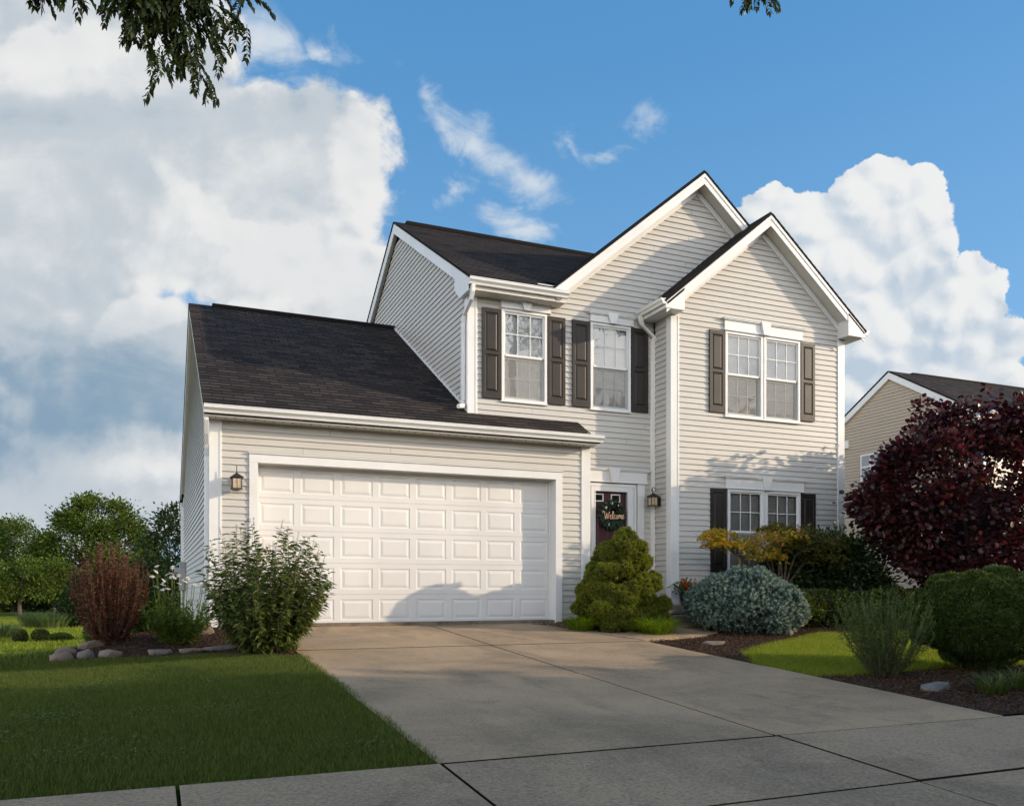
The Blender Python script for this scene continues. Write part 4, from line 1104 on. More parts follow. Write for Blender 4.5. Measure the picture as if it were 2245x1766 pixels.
# ---- blue globe spruce
bz = place_z(7.36, -1.8)
bb = [(7.36, -1.8, bz+.43, .82, .78, .41), (7.02, -1.95, bz+.50, .46, .5, .38), (7.76, -2.0, bz+.38, .42, .5, .32), (7.35, -1.9, bz+.58, .50, .6, .33), (7.55, -2.2, bz+.38, .5, .45, .29), (6.86, -1.7, bz+.44, .34, .5, .32)]
bsub = []
for b_ in bb:
    for q in range(14):
        u = rnd_unit(1)[0]; u[1] = -abs(u[1]); rs = .16*random.uniform(.8, 1.3)
        bsub.append((b_[0]+u[0]*b_[3]*.88, b_[1]+u[1]*b_[4]*.88, max(b_[2]+u[2]*b_[5]*.88, bz+.14), rs, rs, rs*.8))
t = dense('blue_spruce', 'low blue-green globe spruce on the mulch beside the curved walk', 'shrub', bb+bsub, 5600, .16, tuft(46, 4, .075, .25), 'spruce_b', [([(7.38, -1.8, bz-.05), (7.38, -1.8, bz+.4)], [.06, .05])], 'inner_b', out=1.0, upb=.55, depth=.15, corek=.76)
# ---- ball yew on the right
yz = place_z(7.4, -6.1)
yb = [(7.38, -6.1, yz+.62, .74, .72, .50), (7.2, -6.2, yz+.52, .58, .6, .40), (7.6, -6.2, yz+.66, .60, .6, .46), (7.42, -6.0, yz+.74, .62, .60, .38), (7.0, -6.0, yz+.62, .45, .5, .30), (7.42, -6.1, yz+.30, .42, .42, .34)]
for b_ in yb[:5]:
    for q in range(26):
        u = rnd_unit(1)[0]; rs = random.uniform(.07, .13); yb.append((b_[0]+u[0]*b_[3]*.93, b_[1]+u[1]*b_[4]*.93, b_[2]+u[2]*b_[5]*.93, rs, rs, rs))
dense('ball_yew', 'dark green clipped ball shrub at the right edge beside the lawn', 'shrub', yb,
      34000, .055, star(6, .8, .2, 5), 'yew', [([(7.4, -6.1, yz-.05), (7.42, -6.1, yz+.4)], [.05, .04])], depth=.10, corek=.82)
# ---- boxwood hedge under the purple tree
hb = []
for k in range(15):
    x = 8.75+k*.38; hb.append((x, -1.35+random.uniform(-.1, .1)-.02*k, place_z(x, -1.3)+.30+random.uniform(-.04, .05), .32, .36, .34))
dense('boxwood_hedge', 'low dark boxwood hedge between the blue spruce and the ball shrub', 'hedge', hb, 26000, .040, ROUND, 'box', depth=.08)
# ---- dark ball shrub behind the barberry
z = place_z(-1.5, .9)
dense('ball_shrub', 'small dark round shrub behind the red barberry and the daisies', 'shrub', [(-1.5, .9, z+.34, .30, .30, .34), (-1.45, .85, z+.24, .33, .32, .26)], 7000, .045, ROUND, 'yew', depth=.07)
# ---- barberry
stems_plant('barberry', 'upright dark red barberry flaring from the mulch bed at left', 'shrub', -1.93, -1.05, 150, 1.34, .36, .030, 'barb', ROUND, per=105, up=.5, zig=.012, stemr=.0035, base=.13, curve=-.75, start=.04, hvar=.30)
# ---- butterfly bush
t, tips = stems_plant('butterfly_bush', 'leafy green bush with spent flower spikes in front of the garage corner', 'shrub', -.20, -2.72, 200, 1.62, .56, .095, 'bush', LEAFN, per=66, up=.25, zig=.024, stemr=.004, base=.18, curve=-.45, start=.04, hvar=.62, rmin=0.02, lw=1.35)
P = []; D = []
for p, ax in tips[:44]:
    for q in range(24): P.append(p+ax*(.10*q/24)); D.append(Vector((random.gauss(0, 1), random.gauss(0, 1), random.gauss(0, 1)))+ax*.6)
P = np.array(P); bake('flower_spikes', *LEAF, P, frames(np.array(D), rnd_unit(len(P)), .014), 'spike', t)
# ---- daisies
t, tips = stems_plant('shasta_daisies', 'clump of white daisies on tall stems beside the garage wall', 'flowers', -1.13, -1.45, 130, .62, .30, .085, 'daisyleaf', LEAFN, per=22, up=.8, zig=.012, stemr=.0035, base=.16, curve=.2, start=.02, hvar=.6, flowers='daisy')
g = G(); P = []; D = []; ctr = []; zz = place_z(-1.13, -1.45)
for i in range(26):
    a = random.uniform(0, 6.28); r = .36*math.sqrt(random.random()); hx, hy = -1.13+math.cos(a)*r, -1.45+math.sin(a)*r; hz = zz+random.uniform(.66, 1.0)
    g.tube([(-1.13+math.cos(a)*r*.4, -1.45+math.sin(a)*r*.4, zz), (-1.13+math.cos(a)*r*.8, -1.45+math.sin(a)*r*.8, zz+.35), (hx, hy, hz)], .004, 4, False)
    ctr.append((hx, hy, hz)); tl = Vector((random.gauss(0, .35), random.gauss(-.3, .35), 1)).normalized()
    for k in range(12):
        th = k*math.pi/6; v = Vector((math.cos(th), math.sin(th), 0)); v = v-tl*v.dot(tl); P.append((hx, hy, hz)); D.append(v-tl*.15)
g.build('flower_stems', 'daisyleaf', t)
P = np.array(P); D = np.array([list(d) for d in D])
for i in range(26):
    q = slice(i*12, i*12+12); bake('daisy_flower', *LEAF, P[q], frames(D[q], np.tile([0., 0, 1], (12, 1)), .045), 'petal', t)
# ---- feathery shrub on the right
stems_plant('feathery_shrub', 'feathery upright green shrub in the mulch at the lawn edge', 'shrub', 5.75, -6.25, 150, 1.02, .42, .042, 'feather', LEAFN, per=75, up=.9, zig=.012, stemr=.0025, base=.12, curve=-.2, start=.03, hvar=.45)
# ---- purple tree
def tree(name, label, cat, x, y, z0, blobs, n, leafsize, leafmat, leaf=LEAF, trunk_r=.08, clump=.22, nclump=160, limbs=10, group=None, hang=.2, zlow=.3, barkm='bark', tr_h=None):
    t = empty(name, (0, 0, 0)); tag(t, label, cat, group)
    C_, D_ = blob_pts(blobs, nclump, .16)
    g = G(); top = max(b[2]+b[5] for b in blobs); cz = sum(b[2] for b in blobs)/len(blobs)
    hh = (tr_h or (cz-z0))
    tp = [Vector((x, y, z0-.1)), Vector((x+random.gauss(0, .03)*hh*.3, y, z0+hh*.35)), Vector((x, y+random.gauss(0, .03)*hh*.3, z0+hh*.7)), Vector((x, y, z0+hh))]
    g.tube(tp, [trunk_r*1.25, trunk_r, trunk_r*.8, trunk_r*.45], 8)
    tru = g.build('trunk', barkm, t)
    g = G()
    for i in range(min(limbs, len(C_))):
        c_ = Vector(C_[i]); s = tp[1].lerp(tp[3], random.random()); m_ = s.lerp(c_, .5)+Vector((0, 0, .08*hh))
        g.tube([s, m_, c_], [trunk_r*.45, trunk_r*.28, trunk_r*.1], 5)
    g.build('branches', barkm, t)
    k = rng.integers(0, len(C_), n)
    off = rng.normal(size=(n, 3))*clump*[1, 1, .75]
    P = C_[k]+off; d = unit(off+D_[k]*clump*1.0+rng.normal(size=(n, 3))*clump*.8-np.array([0, 0, hang*clump]))
    bake('crown', *leaf, P, frames(d, np.tile([0., 0, 1], (n, 1))+rng.normal(size=(n, 3))*.6, rng.uniform(.7, 1.25, n)*leafsize), leafmat, t)
    return t
pz = place_z(13, -1.5)
pshoots = []
for q in range(46):
    th_ = random.uniform(-.3, math.pi+.3); ph_ = random.uniform(.6, 1.0); rr_ = random.uniform(.16, .38)
    pshoots.append((13.0+2.25*math.cos(th_)*ph_, -1.7+random.uniform(-.8, .6), 2.05+1.45*math.sin(th_)*ph_+random.uniform(-.1, .25), rr_*random.uniform(.7, 1.3), rr_, rr_*random.uniform(.8, 1.6)))
for q in range(34):
    a_ = random.uniform(-2.1, 2.4); pshoots.append((13.0+a_, -1.8+random.uniform(-.7, .6), 2.0+1.5*math.sqrt(max(0, 1-(a_/2.6)**2))+random.uniform(.0, .35), .06, .06, random.uniform(.15, .38)))
for q in range(16):
    a_ = random.uniform(-.9, 1.1); pshoots.append((13.0-2.25*math.cos(a_)-random.uniform(0, .15), -1.8+random.uniform(-.6, .6), 1.9+1.2*math.sin(a_), random.uniform(.18, .4), .08, .09))
tree('purple_tree', 'broad purple-leaved small tree in front of the tan neighbouring house', 'tree', 13.0, -1.5, pz,
     [(13.0, -1.5, 2.2, 2.0, 1.6, 1.35), (12.0, -1.6, 2.0, 1.1, 1.2, 1.15), (13.9, -1.6, 2.15, 1.6, 1.3, 1.3), (11.25, -1.6, 2.1, .8, .9, .65), (11.6, -1.7, 2.7, .65, .8, .5), (12.2, -1.7, 3.0, .8, .8, .5), (12.8, -1.7, 2.85, 1.3, 1.2, .7), (12.6, -1.9, 1.3, 1.3, 1.1, .8), (14.2, -1.7, 2.75, 1.2, 1.2, .65)]+pshoots,
     34000, .095, 'plum', ROUND, .10, .13, 600, 24, tr_h=1.6)
t = bpy.data.objects['purple_tree']
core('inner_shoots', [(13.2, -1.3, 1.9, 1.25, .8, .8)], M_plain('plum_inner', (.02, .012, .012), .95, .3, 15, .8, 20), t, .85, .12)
# ---- Japanese maple: tiered flat sprays
mt = empty('japanese_maple', (0, 0, 0)); tag(mt, 'spreading maple with orange and green leaves behind the blue spruce', 'tree')
mz = place_z(8.95, -.75); bx_, by_ = 8.75, -.85
tiers = [(7.75, -1.0, 1.42, .55, .35, .07), (8.15, -1.05, 1.36, .55, .4, .09), (7.6, -.9, 1.60, .35, .25, .05), (7.35, -1.0, 1.52, .25, .2, .03), (7.5, -1.05, 1.40, .35, .25, .04), (8.45, -1.1, 1.50, .45, .4, .10), (8.75, -1.15, 1.58, .5, .4, .10), (8.35, -1.15, 1.22, .45, .35, .08)]
tiers2 = [(9.1, -.95, 1.66, .5, .4, .10), (9.5, -.9, 1.52, .55, .45, .12), (9.9, -.95, 1.42, .5, .4, .12), (9.3, -1.0, 1.35, .5, .4, .12), (8.9, -.8, 1.72, .35, .3, .06), (9.7, -1.0, 1.20, .5, .4, .14)]
g = G()
root = Vector((bx_, by_, mz-.05))
forks = [Vector((8.62, -.9, .35)), Vector((8.9, -.85, .40)), Vector((9.0, -.9, .55))]
for i, tt in enumerate(tiers+tiers2):
    f = forks[0] if i < 3 else forks[1] if i < 8 else forks[2]
    e = Vector(tt[:3]); m_ = f.lerp(e, .5)+Vector((0, 0, .10))
    g.tube([root, f, m_, e], [.035, .026, .014, .005], 6)
    for q in range(5):
        e2 = e+Vector((random.gauss(0, tt[3]*.6), random.gauss(0, tt[4]*.6), random.gauss(0, .03))); g.tube([m_.lerp(e, .5), e2], [.006, .002], 4)
g.build('trunk', 'twig', mt)
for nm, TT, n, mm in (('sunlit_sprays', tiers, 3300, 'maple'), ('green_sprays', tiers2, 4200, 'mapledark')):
    TT = np.array(TT); k = rng.integers(0, len(TT), n); rr = np.sqrt(rng.uniform(0, 1, n)); a = rng.uniform(0, 2*np.pi, n)
    P = TT[k, :3]+np.stack([np.cos(a)*rr*TT[k, 3], np.sin(a)*rr*TT[k, 4], rng.normal(size=n)*TT[k, 5]*.55-.10*rr*rr], 1)
    d = np.stack([np.cos(a), np.sin(a), -.35+rng.normal(size=n)*.3], 1)+rng.normal(size=(n, 3))*.35
    bake(nm, *maple_leaf(), P, frames(d, np.tile([0., 0, 1.], (n, 1))+rng.normal(size=(n, 3))*.35, rng.uniform(.035, .065, n)), mm, mt)
# ---- dark rounded shrub right of the maple
sz = place_z(10.3, -.7)
db = [(9.9, -.6, .75, .7, .45, .65), (10.5, -.6, .80, .75, .5, .62), (10.9, -.7, .55, .6, .5, .5), (9.5, -.55, .9, .5, .4, .5), (10.3, -.7, 1.15, .6, .4, .35)]
tree('viburnum', 'dark leafy shrub by the right corner of the house behind the hedge', 'shrub', 10.2, -.7, sz, db, 21000, .085, 'darkleaf', LEAF, .03, .15, 300, 26, barkm='twig', tr_h=.5)
# ---- strap-leaf and golden grass clumps
def clump(name, label, cat, x, y, n, L, w, mat, arch=1.0, spread=.12, lean=(0, 0), group=None, hvar=.3):
    z0 = place_z(x, y); t = empty(name, (0, 0, 0)) if False else None
    segs = 6; V = []; F = []
    for i in range(n):
        a = random.uniform(0, 2*math.pi); r = spread*math.sqrt(random.random()); b = Vector((x+math.cos(a)*r, y+math.sin(a)*r, z0-.02))
        a += random.gauss(0, .5); out = Vector((math.cos(a)+lean[0], math.sin(a)+lean[1], 0)); ln = L*(1-random.uniform(0, hvar)); el = random.uniform(.35, 1.0)
        p = b.copy(); dirv = (out*(.25+.5*(1-el))*arch+Vector((0, 0, 1.1*el+.2))).normalized(); s = Vector((-math.sin(a), math.cos(a), 0)); i0 = len(V)
        for k in range(segs+1):
            f = k/segs; ww = w*(.6+.4*min(1, f*4))*(1-f**2.2)*.5+.0004
            V += [tuple(p-s*ww), tuple(p+s*ww)]
            p = p+dirv*(ln/segs); dirv = (dirv+out*.16*arch-Vector((0, 0, .30*arch*f))).normalized()
        for k in range(segs): F.append((i0+2*k, i0+2*k+1, i0+2*k+3, i0+2*k+2))
    me = bpy.data.meshes.new(name); me.from_pydata(V, [], F); me.materials.append(M[mat]); o = bpy.data.objects.new(name, me); link(o); tag(o, label, cat, group); return o
clump('hakone_grass', 'arching bright green grass clump at the foot of the cloud-pruned conifer', 'grass clump', 5.66, -1.95, 620, .56, .010, 'hakone', 1.5, .20)
clump('hakone_grass', 'smaller shaded grass clump at the garage corner, left of the cloud-pruned conifer', 'grass clump', 4.78, -1.15, 380, .46, .010, 'hakone', 1.3, .18)
clump('daylily', 'strap-leaved clump at the right edge beside the driveway', 'plant', 5.95, -7.35, 110, .36, .014, 'lily', 1.2, .10)
clump('daylily', 'strap-leaved clump in the far right corner of the mulch bed', 'plant', 6.45, -7.2, 120, .38, .014, 'lily', 1.2, .12)
clump('garden_reed', 'low leafy plant at the foot of the leafy green bush by the driveway', 'plant', .02, -2.6, 160, .20, .012, 'daisyleaf', 1.2, .16)

# flower pot on the landing
fp = empty('flower_pot', (0, 0, 0)); tag(fp, 'dark tapered pot of red flowers on the landing by the white corner board', 'flower pot')
g = G(); g.tube([(7.30, -.32, .289), (7.30, -.32, .50), (7.30, -.32, .53), (7.30, -.32, .55)], [.075, .115, .125, .12], 16); g.build('pot', M_plain('dark_pot', (.02, .022, .03), .4), fp, smooth=False)
n = 260; P = np.array([7.30, -.32, .60])+rng.normal(size=(n, 3))*[.10, .09, .06]; bake('pot_leaves', *ROUND, P, frames(rnd_unit(n)+[0, 0, .6], rnd_unit(n), .05), 'daisyleaf', fp)
for (a, b, c_) in ((7.20, -.40, .68), (7.26, -.42, .60), (7.24, -.44, .64), (7.34, -.40, .63), (7.42, -.38, .68), (7.22, -.36, .73), (7.28, -.42, .56)):
    P = np.array([(a, b, c_)]*9)+rng.normal(size=(9, 3))*.01; bake('red_bloom', *ROUND, P, frames(rnd_unit(len(P)), rnd_unit(len(P)), .042), 'redpetal', fp)

# ------------------------------------------------------------------ stones
def stone(x, y, r, label, flat=.6, mat='stone', elong=1.3, rot=0., sink=.35, group=None):
    z = place_z(x, y); bm = bmesh.new()
    for q in range(30):
        u = rnd_unit(1)[0]; k = random.uniform(.82, 1.08)
        u = np.sign(u)*np.abs(u)**.8; u /= max(np.linalg.norm(u), 1e-6)
        X, Y, Z = u[0]*k*r*elong, u[1]*k*r, u[2]*k*r*flat
        c_, s_ = math.cos(rot), math.sin(rot); bm.verts.new((X*c_-Y*s_, X*s_+Y*c_, Z))
    h_ = bmesh.ops.convex_hull(bm, input=bm.verts)
    bmesh.ops.delete(bm, geom=[e for e in h_['geom_interior'] if isinstance(e, bmesh.types.BMVert)], context='VERTS')
    bmesh.ops.bevel(bm, geom=list(bm.edges), offset=r*.10, segments=2, profile=.6, affect='EDGES', clamp_overlap=True)
    g = G(); bm.verts.index_update(); g.v = [tuple(v.co) for v in bm.verts]; g.f = [tuple(v.index for v in f.verts) for f in bm.faces]; g.uv = [(0, 0)]*sum(len(f) for f in g.f); bm.free()
    o = g.build('edging_stone' if 'edging' in label or 'bed' in label else 'garden_stone', mat, None, smooth=True)
    o.location = (x, y, z+r*flat*(1-2*sink)-.01); tag(o, label, 'stone', group); return o
stone(-2.42, -1.72, .115, 'rounded pale pinkish stone at the left end of the mulch bed', .8, 'stone', 1.35)
stone(-2.16, -1.78, .10, 'small grey-pink stone second from the left end of the bed edge', .85, 'stonegrey', 1.2)
stone(-1.90, -1.88, .10, 'rounded grey stone third from the left along the bed edge', .7, 'stone', 1.5)
stone(-2.42, -1.25, .11, 'tan stone behind the rounded pale pinkish bed stone', .7, 'stone', 1.3)
stone(-2.15, -1.10, .13, 'large flat-topped brown stone below the red barberry at the bed end', .6, 'stone', 1.3)
stone(-1.93, -.65, .09, 'small tan stone at the foot of the red barberry in the bed', .7, 'stone', 1.2)
stone(-1.35, -2.05, .12, 'grey bed stone below the ball shrub, half buried in grass', .5, 'stonegrey', 1.4)
stone(-1.02, -2.1, .11, 'low brown bed stone left of the flat slab', .4, 'stone', 1.5)
stone(-.68, -2.12, .14, 'flat grey bed slab beside the leafy green bush', .35, 'stonegrey', 1.7)
stone(-.78, -.55, .15, 'rounded tan stone against the garage corner behind the daisies', .9, 'stone', 1.2)
stone(5.73, -3.28, .11, 'flat tan stone lying in the mulch in front of the blue spruce', .45, 'stone', 2.0, -.2)
stone(7.75, -2.45, .10, 'upright tan stone under the right side of the blue spruce', .9, 'stone', .9)
stone(5.62, -7.0, .13, 'long grey weathered stone in the mulch at right beside the driveway', .45, 'stonegrey', 2.2, .25)

# ------------------------------------------------------------------ mulch beds, lawns
def in_poly(P, x, y):
    x = np.asarray(x); y = np.asarray(y); c_ = np.zeros(x.shape, bool); n = len(P); j = n-1
    for i in range(n):
        xi, yi = P[i]; xj, yj = P[j]
        c_ ^= ((yi > y) != (yj > y)) & (x < (xj-xi)*(y-yi)/(yj-yi+1e-12)+xi); j = i
    return c_
BED_L = [(-2.55, -1.55), (-2.1, -1.95), (-1.5, -2.25), (-.8, -2.45), (.0, -3.1), (.12, -3.1), (.12, -.02), (-.66, -.02), (-.66, 1.5), (-1.9, 1.2), (-2.5, -.6)]
BED_M = [(5.0, -2.72), (5.5, -2.62), (6.1, -2.42), (6.65, -2.05), (7.2, -1.4), (7.35, -.6), (7.3, .0), (11.4, .0), (14.5, .5), (15.5, -2.8), (12, -2.6), (8.6, -2.35), (7.9, -2.75), (5.6, -4.1), (5.02, -5.1)]
BED_C = [(4.35, -.04), (5.05, -1.9), (5.5, -1.72), (5.95, -1.5), (5.75, -.96), (5.56, -.5), (5.5, -.04)]
BED_R = [(5.02, -6.0), (5.6, -6.1), (6.5, -6.0), (8.0, -5.9), (9.2, -6.4), (9.5, -8.1), (5.02, -8.1)]
for nm, PL in (('mulch_bed', BED_L), ('mulch_bed', BED_M), ('mulch_bed', BED_C), ('mulch_bed', BED_R)):
    A = np.array(PL); x0, y0 = A.min(0); x1, y1 = A.max(0)
    gx = np.arange(x0, x1+.06, .06); gy = np.arange(y0, y1+.06, .06)
    o = grid_mesh(nm, gx, gy, -.015, 'soil', 'stuff', inside=lambda x, y: bool(in_poly(PL, x, y)))
    area = (x1-x0)*(y1-y0); n = int(area*2600)
    X = rng.uniform(x0, x1, n); Y = rng.uniform(y0, y1, n)
    k = in_poly(PL, X, Y); X = X[k]; Y = Y[k]; n = len(X)
    P = np.stack([X, Y, H(X, Y)-.008+np.abs(rng.normal(size=n))*.012], 1)
    d = rng.normal(size=(n, 3))*[1, 1, .35]
    CH = ([(-.5, -.22, 0), (.4, -.28, .04), (.55, .2, 0), (-.45, .25, .05), (0, 0, .18)], [(0, 1, 4), (1, 2, 4), (2, 3, 4), (3, 0, 4)])
    b = bake('mulch_chips', *CH, P, frames(d, np.tile([0., 0, 1], (n, 1))+rng.normal(size=(n, 3))*.5, rng.uniform(.012, .04, n), rng.uniform(.008, .02, n)), 'mulch', o)
    tag(b, kind='stuff'); tag(o, 'dark bark mulch covering the planting beds', 'mulch')
def lawn(name, PL, dens, mat, hmin, hmax, w, label, excl=(), near=None, wscale=1.0):
    A = np.array(PL); x0, y0 = A.min(0); x1, y1 = A.max(0); n = int((x1-x0)*(y1-y0)*dens)
    X = rng.uniform(x0, x1, n); Y = rng.uniform(y0, y1, n); k = in_poly(PL, X, Y)
    for e in excl: k &= ~in_poly(e, X, Y)
    X = X[k]; Y = Y[k]; n = len(X)
    # patchy height from a few sine waves
    pat = .5+.25*np.sin(X*3.1+np.sin(Y*2.3)*1.5)+.25*np.sin(Y*4.3+X*1.7)
    h = rng.uniform(hmin, hmax, n)*(.75+.5*pat)
    wind = np.stack([.15*np.sin(X*1.3+Y), .15*np.cos(Y*1.7), np.zeros(n)], 1)
    d = unit(rng.normal(size=(n, 3))*[.42, .42, 0]+[0, 0, 1]+wind)
    P = np.stack([X, Y, H(X, Y)-.045], 1)
    tv = [(0, -.5, 0), (0, .5, 0), (.5, .40, .06), (.5, -.40, .06), (1, 0, .28)]
    fr = frames(d, rng.normal(size=(n, 3))*[1, 1, .1], h+.03, 1)
    s = w*rng.uniform(.7, 1.3, n); fr[:, :, 1] *= s[:, None]; fr[:, :, 2] *= (h)[:, None]
    o = bake(name, tv, BLADE[1], P, fr, mat); tag(o, label, 'grass', kind='stuff')
    return o
def edge_tufts(name, label, x0, x1, y0, y1, n, mat='grass'):
    X = rng.uniform(x0, x1, n); Y = rng.uniform(y0, y1, n); m_ = 9
    X = np.repeat(X, m_)+rng.normal(size=n*m_)*.012; Y = np.repeat(Y, m_)+rng.normal(size=n*m_)*.012; k = len(X)
    d = unit(rng.normal(size=(k, 3))*[.7, .7, .1]+[.45, 0, .8]); P = np.stack([X, Y, H(X, Y)-.04], 1)
    fr = frames(d, rng.normal(size=(k, 3)), rng.uniform(.05, .10, k), .0048)
    o = bake(name, *BLADE, P, fr, mat); tag(o, label, 'grass', kind='stuff')
def clover(name, label, PL, n, npatch):
    A = np.array(PL); x0, y0 = A.min(0); x1, y1 = A.max(0)
    cx, cy = rng.uniform(x0, x1, npatch), rng.uniform(y0, y1, npatch); k = rng.integers(0, npatch, n)
    X = cx[k]+rng.normal(size=n)*.16; Y = cy[k]+rng.normal(size=n)*.12; q = in_poly(PL, X, Y); X, Y = X[q], Y[q]; n = len(X)
    P = np.stack([X, Y, H(X, Y)+rng.uniform(-.01, .03, n)], 1)
    o = bake(name, *ROUND, P, frames(rnd_unit(n)*[1, 1, .3], np.tile([0., 0, 1], (n, 1))+rng.normal(size=(n, 3))*.35, rng.uniform(.010, .022, n)), 'daisyleaf'); tag(o, label, 'clover', kind='stuff')
STONE_EDGE = BED_L
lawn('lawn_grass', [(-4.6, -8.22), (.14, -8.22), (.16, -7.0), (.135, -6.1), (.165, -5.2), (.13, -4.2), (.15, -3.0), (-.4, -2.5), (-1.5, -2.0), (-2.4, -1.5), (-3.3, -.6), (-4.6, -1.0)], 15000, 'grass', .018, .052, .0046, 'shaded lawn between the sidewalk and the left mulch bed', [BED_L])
edge_tufts('edge_grass', 'longer grass leaning over the left edge of the driveway', .03, .15, -8.15, -3.1, 330)
edge_tufts('edge_grass', 'longer grass along the sidewalk edge of the left lawn', -3.6, .1, -8.24, -8.16, 130)
clover('lawn_clover', 'scattered clover patches in the shaded lawn', [(-3.6, -8.1), (.0, -8.1), (.0, -3.2), (-3.6, -2.4)], 9000, 40)
lawn('lawn_grass', [(-9, -1.5), (-3.2, -2.2), (-2.3, -1.4), (-2.3, 0), (-2.0, 1.4), (-1.0, 2.6), (-1.2, 12), (-9, 12)], 1500, 'grass', .05, .10, .010, 'lawn falling away behind the left mulch bed', [BED_L])
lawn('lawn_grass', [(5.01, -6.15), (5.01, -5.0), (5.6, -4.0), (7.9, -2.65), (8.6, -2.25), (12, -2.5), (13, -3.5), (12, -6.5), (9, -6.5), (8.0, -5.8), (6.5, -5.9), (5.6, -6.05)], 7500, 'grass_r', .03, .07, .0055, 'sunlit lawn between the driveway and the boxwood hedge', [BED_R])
lawn('lawn_grass', [(-20, 12), (-1, 12), (6, 20), (6, 60), (-20, 60)], 110, 'grass_r', .08, .16, .035, 'meadow grass of the field behind the house')

# ------------------------------------------------------------------ field, far shrubs and trees at left
def far(x, y, scale=1): return place_z(x, y)
def ftree(x, y, blobs, label, n, ls, mat='tree_l', tr=.18, clump=.5, nclump=120, name='field_tree', cat='tree', group='trees beyond the back field', limbs=12, trh=None):
    z0 = place_z(x, y)
    bl = [(x+a, y+b, z0+c_, rx, ry, rz) for a, b, c_, rx, ry, rz in blobs]
    return tree(name, label, cat, x, y, z0, bl, n, ls, mat, LEAF, tr, clump, nclump, limbs, group, tr_h=trh)
C0 = np.array([-1.4446, -13.0341]); 
def at(u, t):
    l = (u-1122.5)/1862.07; c_, s_ = math.cos(R_(YAW)), math.sin(R_(YAW)); return (C0[0]+t*(c_*l+s_), C0[1]+t*(-s_*l+c_))
x, y = at(215, 72); ftree(x, y, [(0, 0, 6.2, 3.6, 3.4, 3.4), (-1.8, 0, 4.6, 3.0, 3, 2.6), (2.0, 0, 4.8, 2.8, 3, 2.8), (0, 0, 7.9, 2.4, 2.4, 1.7), (-2.6, -1, 3.0, 2.0, 2, 1.5), (3.0, -1, 3.2, 1.8, 2, 1.6)], 'tall broad lit tree standing highest at the back of the field', 38000, .27, clump=.42, nclump=260, tr=.25)
x, y = at(30, 80); ftree(x, y, [(0, 0, 5.6, 2.6, 2.6, 3.2), (-2, 0, 4.4, 2.4, 2.4, 2.6), (.5, 0, 3, 2.8, 2.6, 2.0)], 'rounded green tree at the left edge of the photo behind the field', 15000, .28, clump=.45, nclump=160)
x, y = at(375, 34); ftree(x, y, [(0, 0, 2.6, 1.1, 1.1, 1.7), (.2, 0, 4.0, .8, .8, .9), (-.3, 0, 1.4, .9, .9, .9), (.9, 0, 3.0, .9, .9, 1.5)], 'dark narrow tree seen against the left side of the house', 9000, .16, 'tree_d', tr=.1, clump=.22, nclump=150)
x, y = at(45, 58); ftree(x, y, [(0, 0, 3.1, 1.3, 1.3, 1.0), (-1.1, 0, 2.3, 1.2, 1.2, .8), (1.0, 0, 2.2, 1.0, 1.0, .7)], 'low spreading lit tree at the left in front of the rounded green tree', 6500, .20, clump=.28, nclump=70, tr=.12)
x, y = at(118, 60); ftree(x, y, [(0, 0, 2.9, 1.3, 1.2, 1.1), (.4, 0, 2.2, 1.2, 1.2, .8)], 'small bright tree right of the low spreading lit tree', 6000, .19, clump=.28, nclump=90, tr=.1)
x, y = at(262, 66); ftree(x, y, [(0, 0, 2.6, 2.2, 2, 2.2), (2, 0, 2.4, 2, 2, 1.8)], 'leafy tree behind the red barberry', 9000, .24, clump=.4, nclump=120)
x, y = at(-60, 70); ftree(x, y, [(0, 0, 4.6, 3, 3, 3.4)], 'green tree cut by the left edge of the photo', 9000, .28, clump=.45, nclump=120)
x, y = at(175, 46); ftree(x, y, [(0, 0, 1.0, .95, .9, .9), (.1, 0, 1.8, .6, .6, .6), (0, 0, 2.4, .3, .3, .35)], 'dark conical conifer between the reed clump and the barberry', 7000, .14, 'tree_d', tr=.06, clump=.16, nclump=110, name='conifer')
# a dense hedge line closes the view beneath the trees
hl = []
for k in range(26):
    x, y = at(-40+k*18, 84+4*math.sin(k*1.7)); hl.append((x, y, place_z(x, y)+1.5, 1.4, 1.3, 1.3+.9*math.sin(k*2.3)))
th = empty('hedgerow'); tag(th, 'long mixed hedgerow running beneath the trees at the back of the field', 'hedgerow')
P, D = blob_pts(hl, 16000, .10); bake('foliage', *LEAF, P, frames(D+rng.normal(size=D.shape)*.6, rnd_unit(len(P)), .3), 'tree_l', th); core('inner_branches', hl, 'inner', th)
# distant wood on either side
for (lab, uu, t_, sc_) in (('distant dark wood beyond the left of the field', -260, 110, 1.3),):
    pass
def mini(x, y, r, h, label, mat='box', n=1400, name='field_shrub', cat='shrub'):
    z = place_z(x, y); dense(name, label, cat, [(x, y, z+h*.5, r, r, h*.55), (x+r*.2, y, z+h*.35, r*.9, r*.9, h*.4)], n, r*.22, LEAF, mat, group='small shrubs in the back field')
x, y = at(43, 33); mini(x, y, .27, .50, 'small round green shrub in the field, second from the left edge')
x, y = at(88, 33); mini(x, y, .31, .50, 'small round dark shrub in the field, right of its slightly smaller twin')
x, y = at(203, 31); mini(x, y, .32, .78, 'yellowish upright shrub in the field left of the barberry', 'daisyleaf')
x, y = at(132, 34); mini(x, y, .42, .28, 'low straggly plant on the field between the dark shrub and the yellowish one', 'daisyleaf')
x, y = at(6, 36); clump('ornamental_grass', 'reed clump at the left edge of the field', 'grass clump', x, y, 420, .95, .02, 'reed', .8, .45)
x, y = at(85, 46); clump('ornamental_grass', 'left half of the wide reed clump in the field', 'grass clump', x, y, 700, 1.25, .028, 'reed', .8, .75)
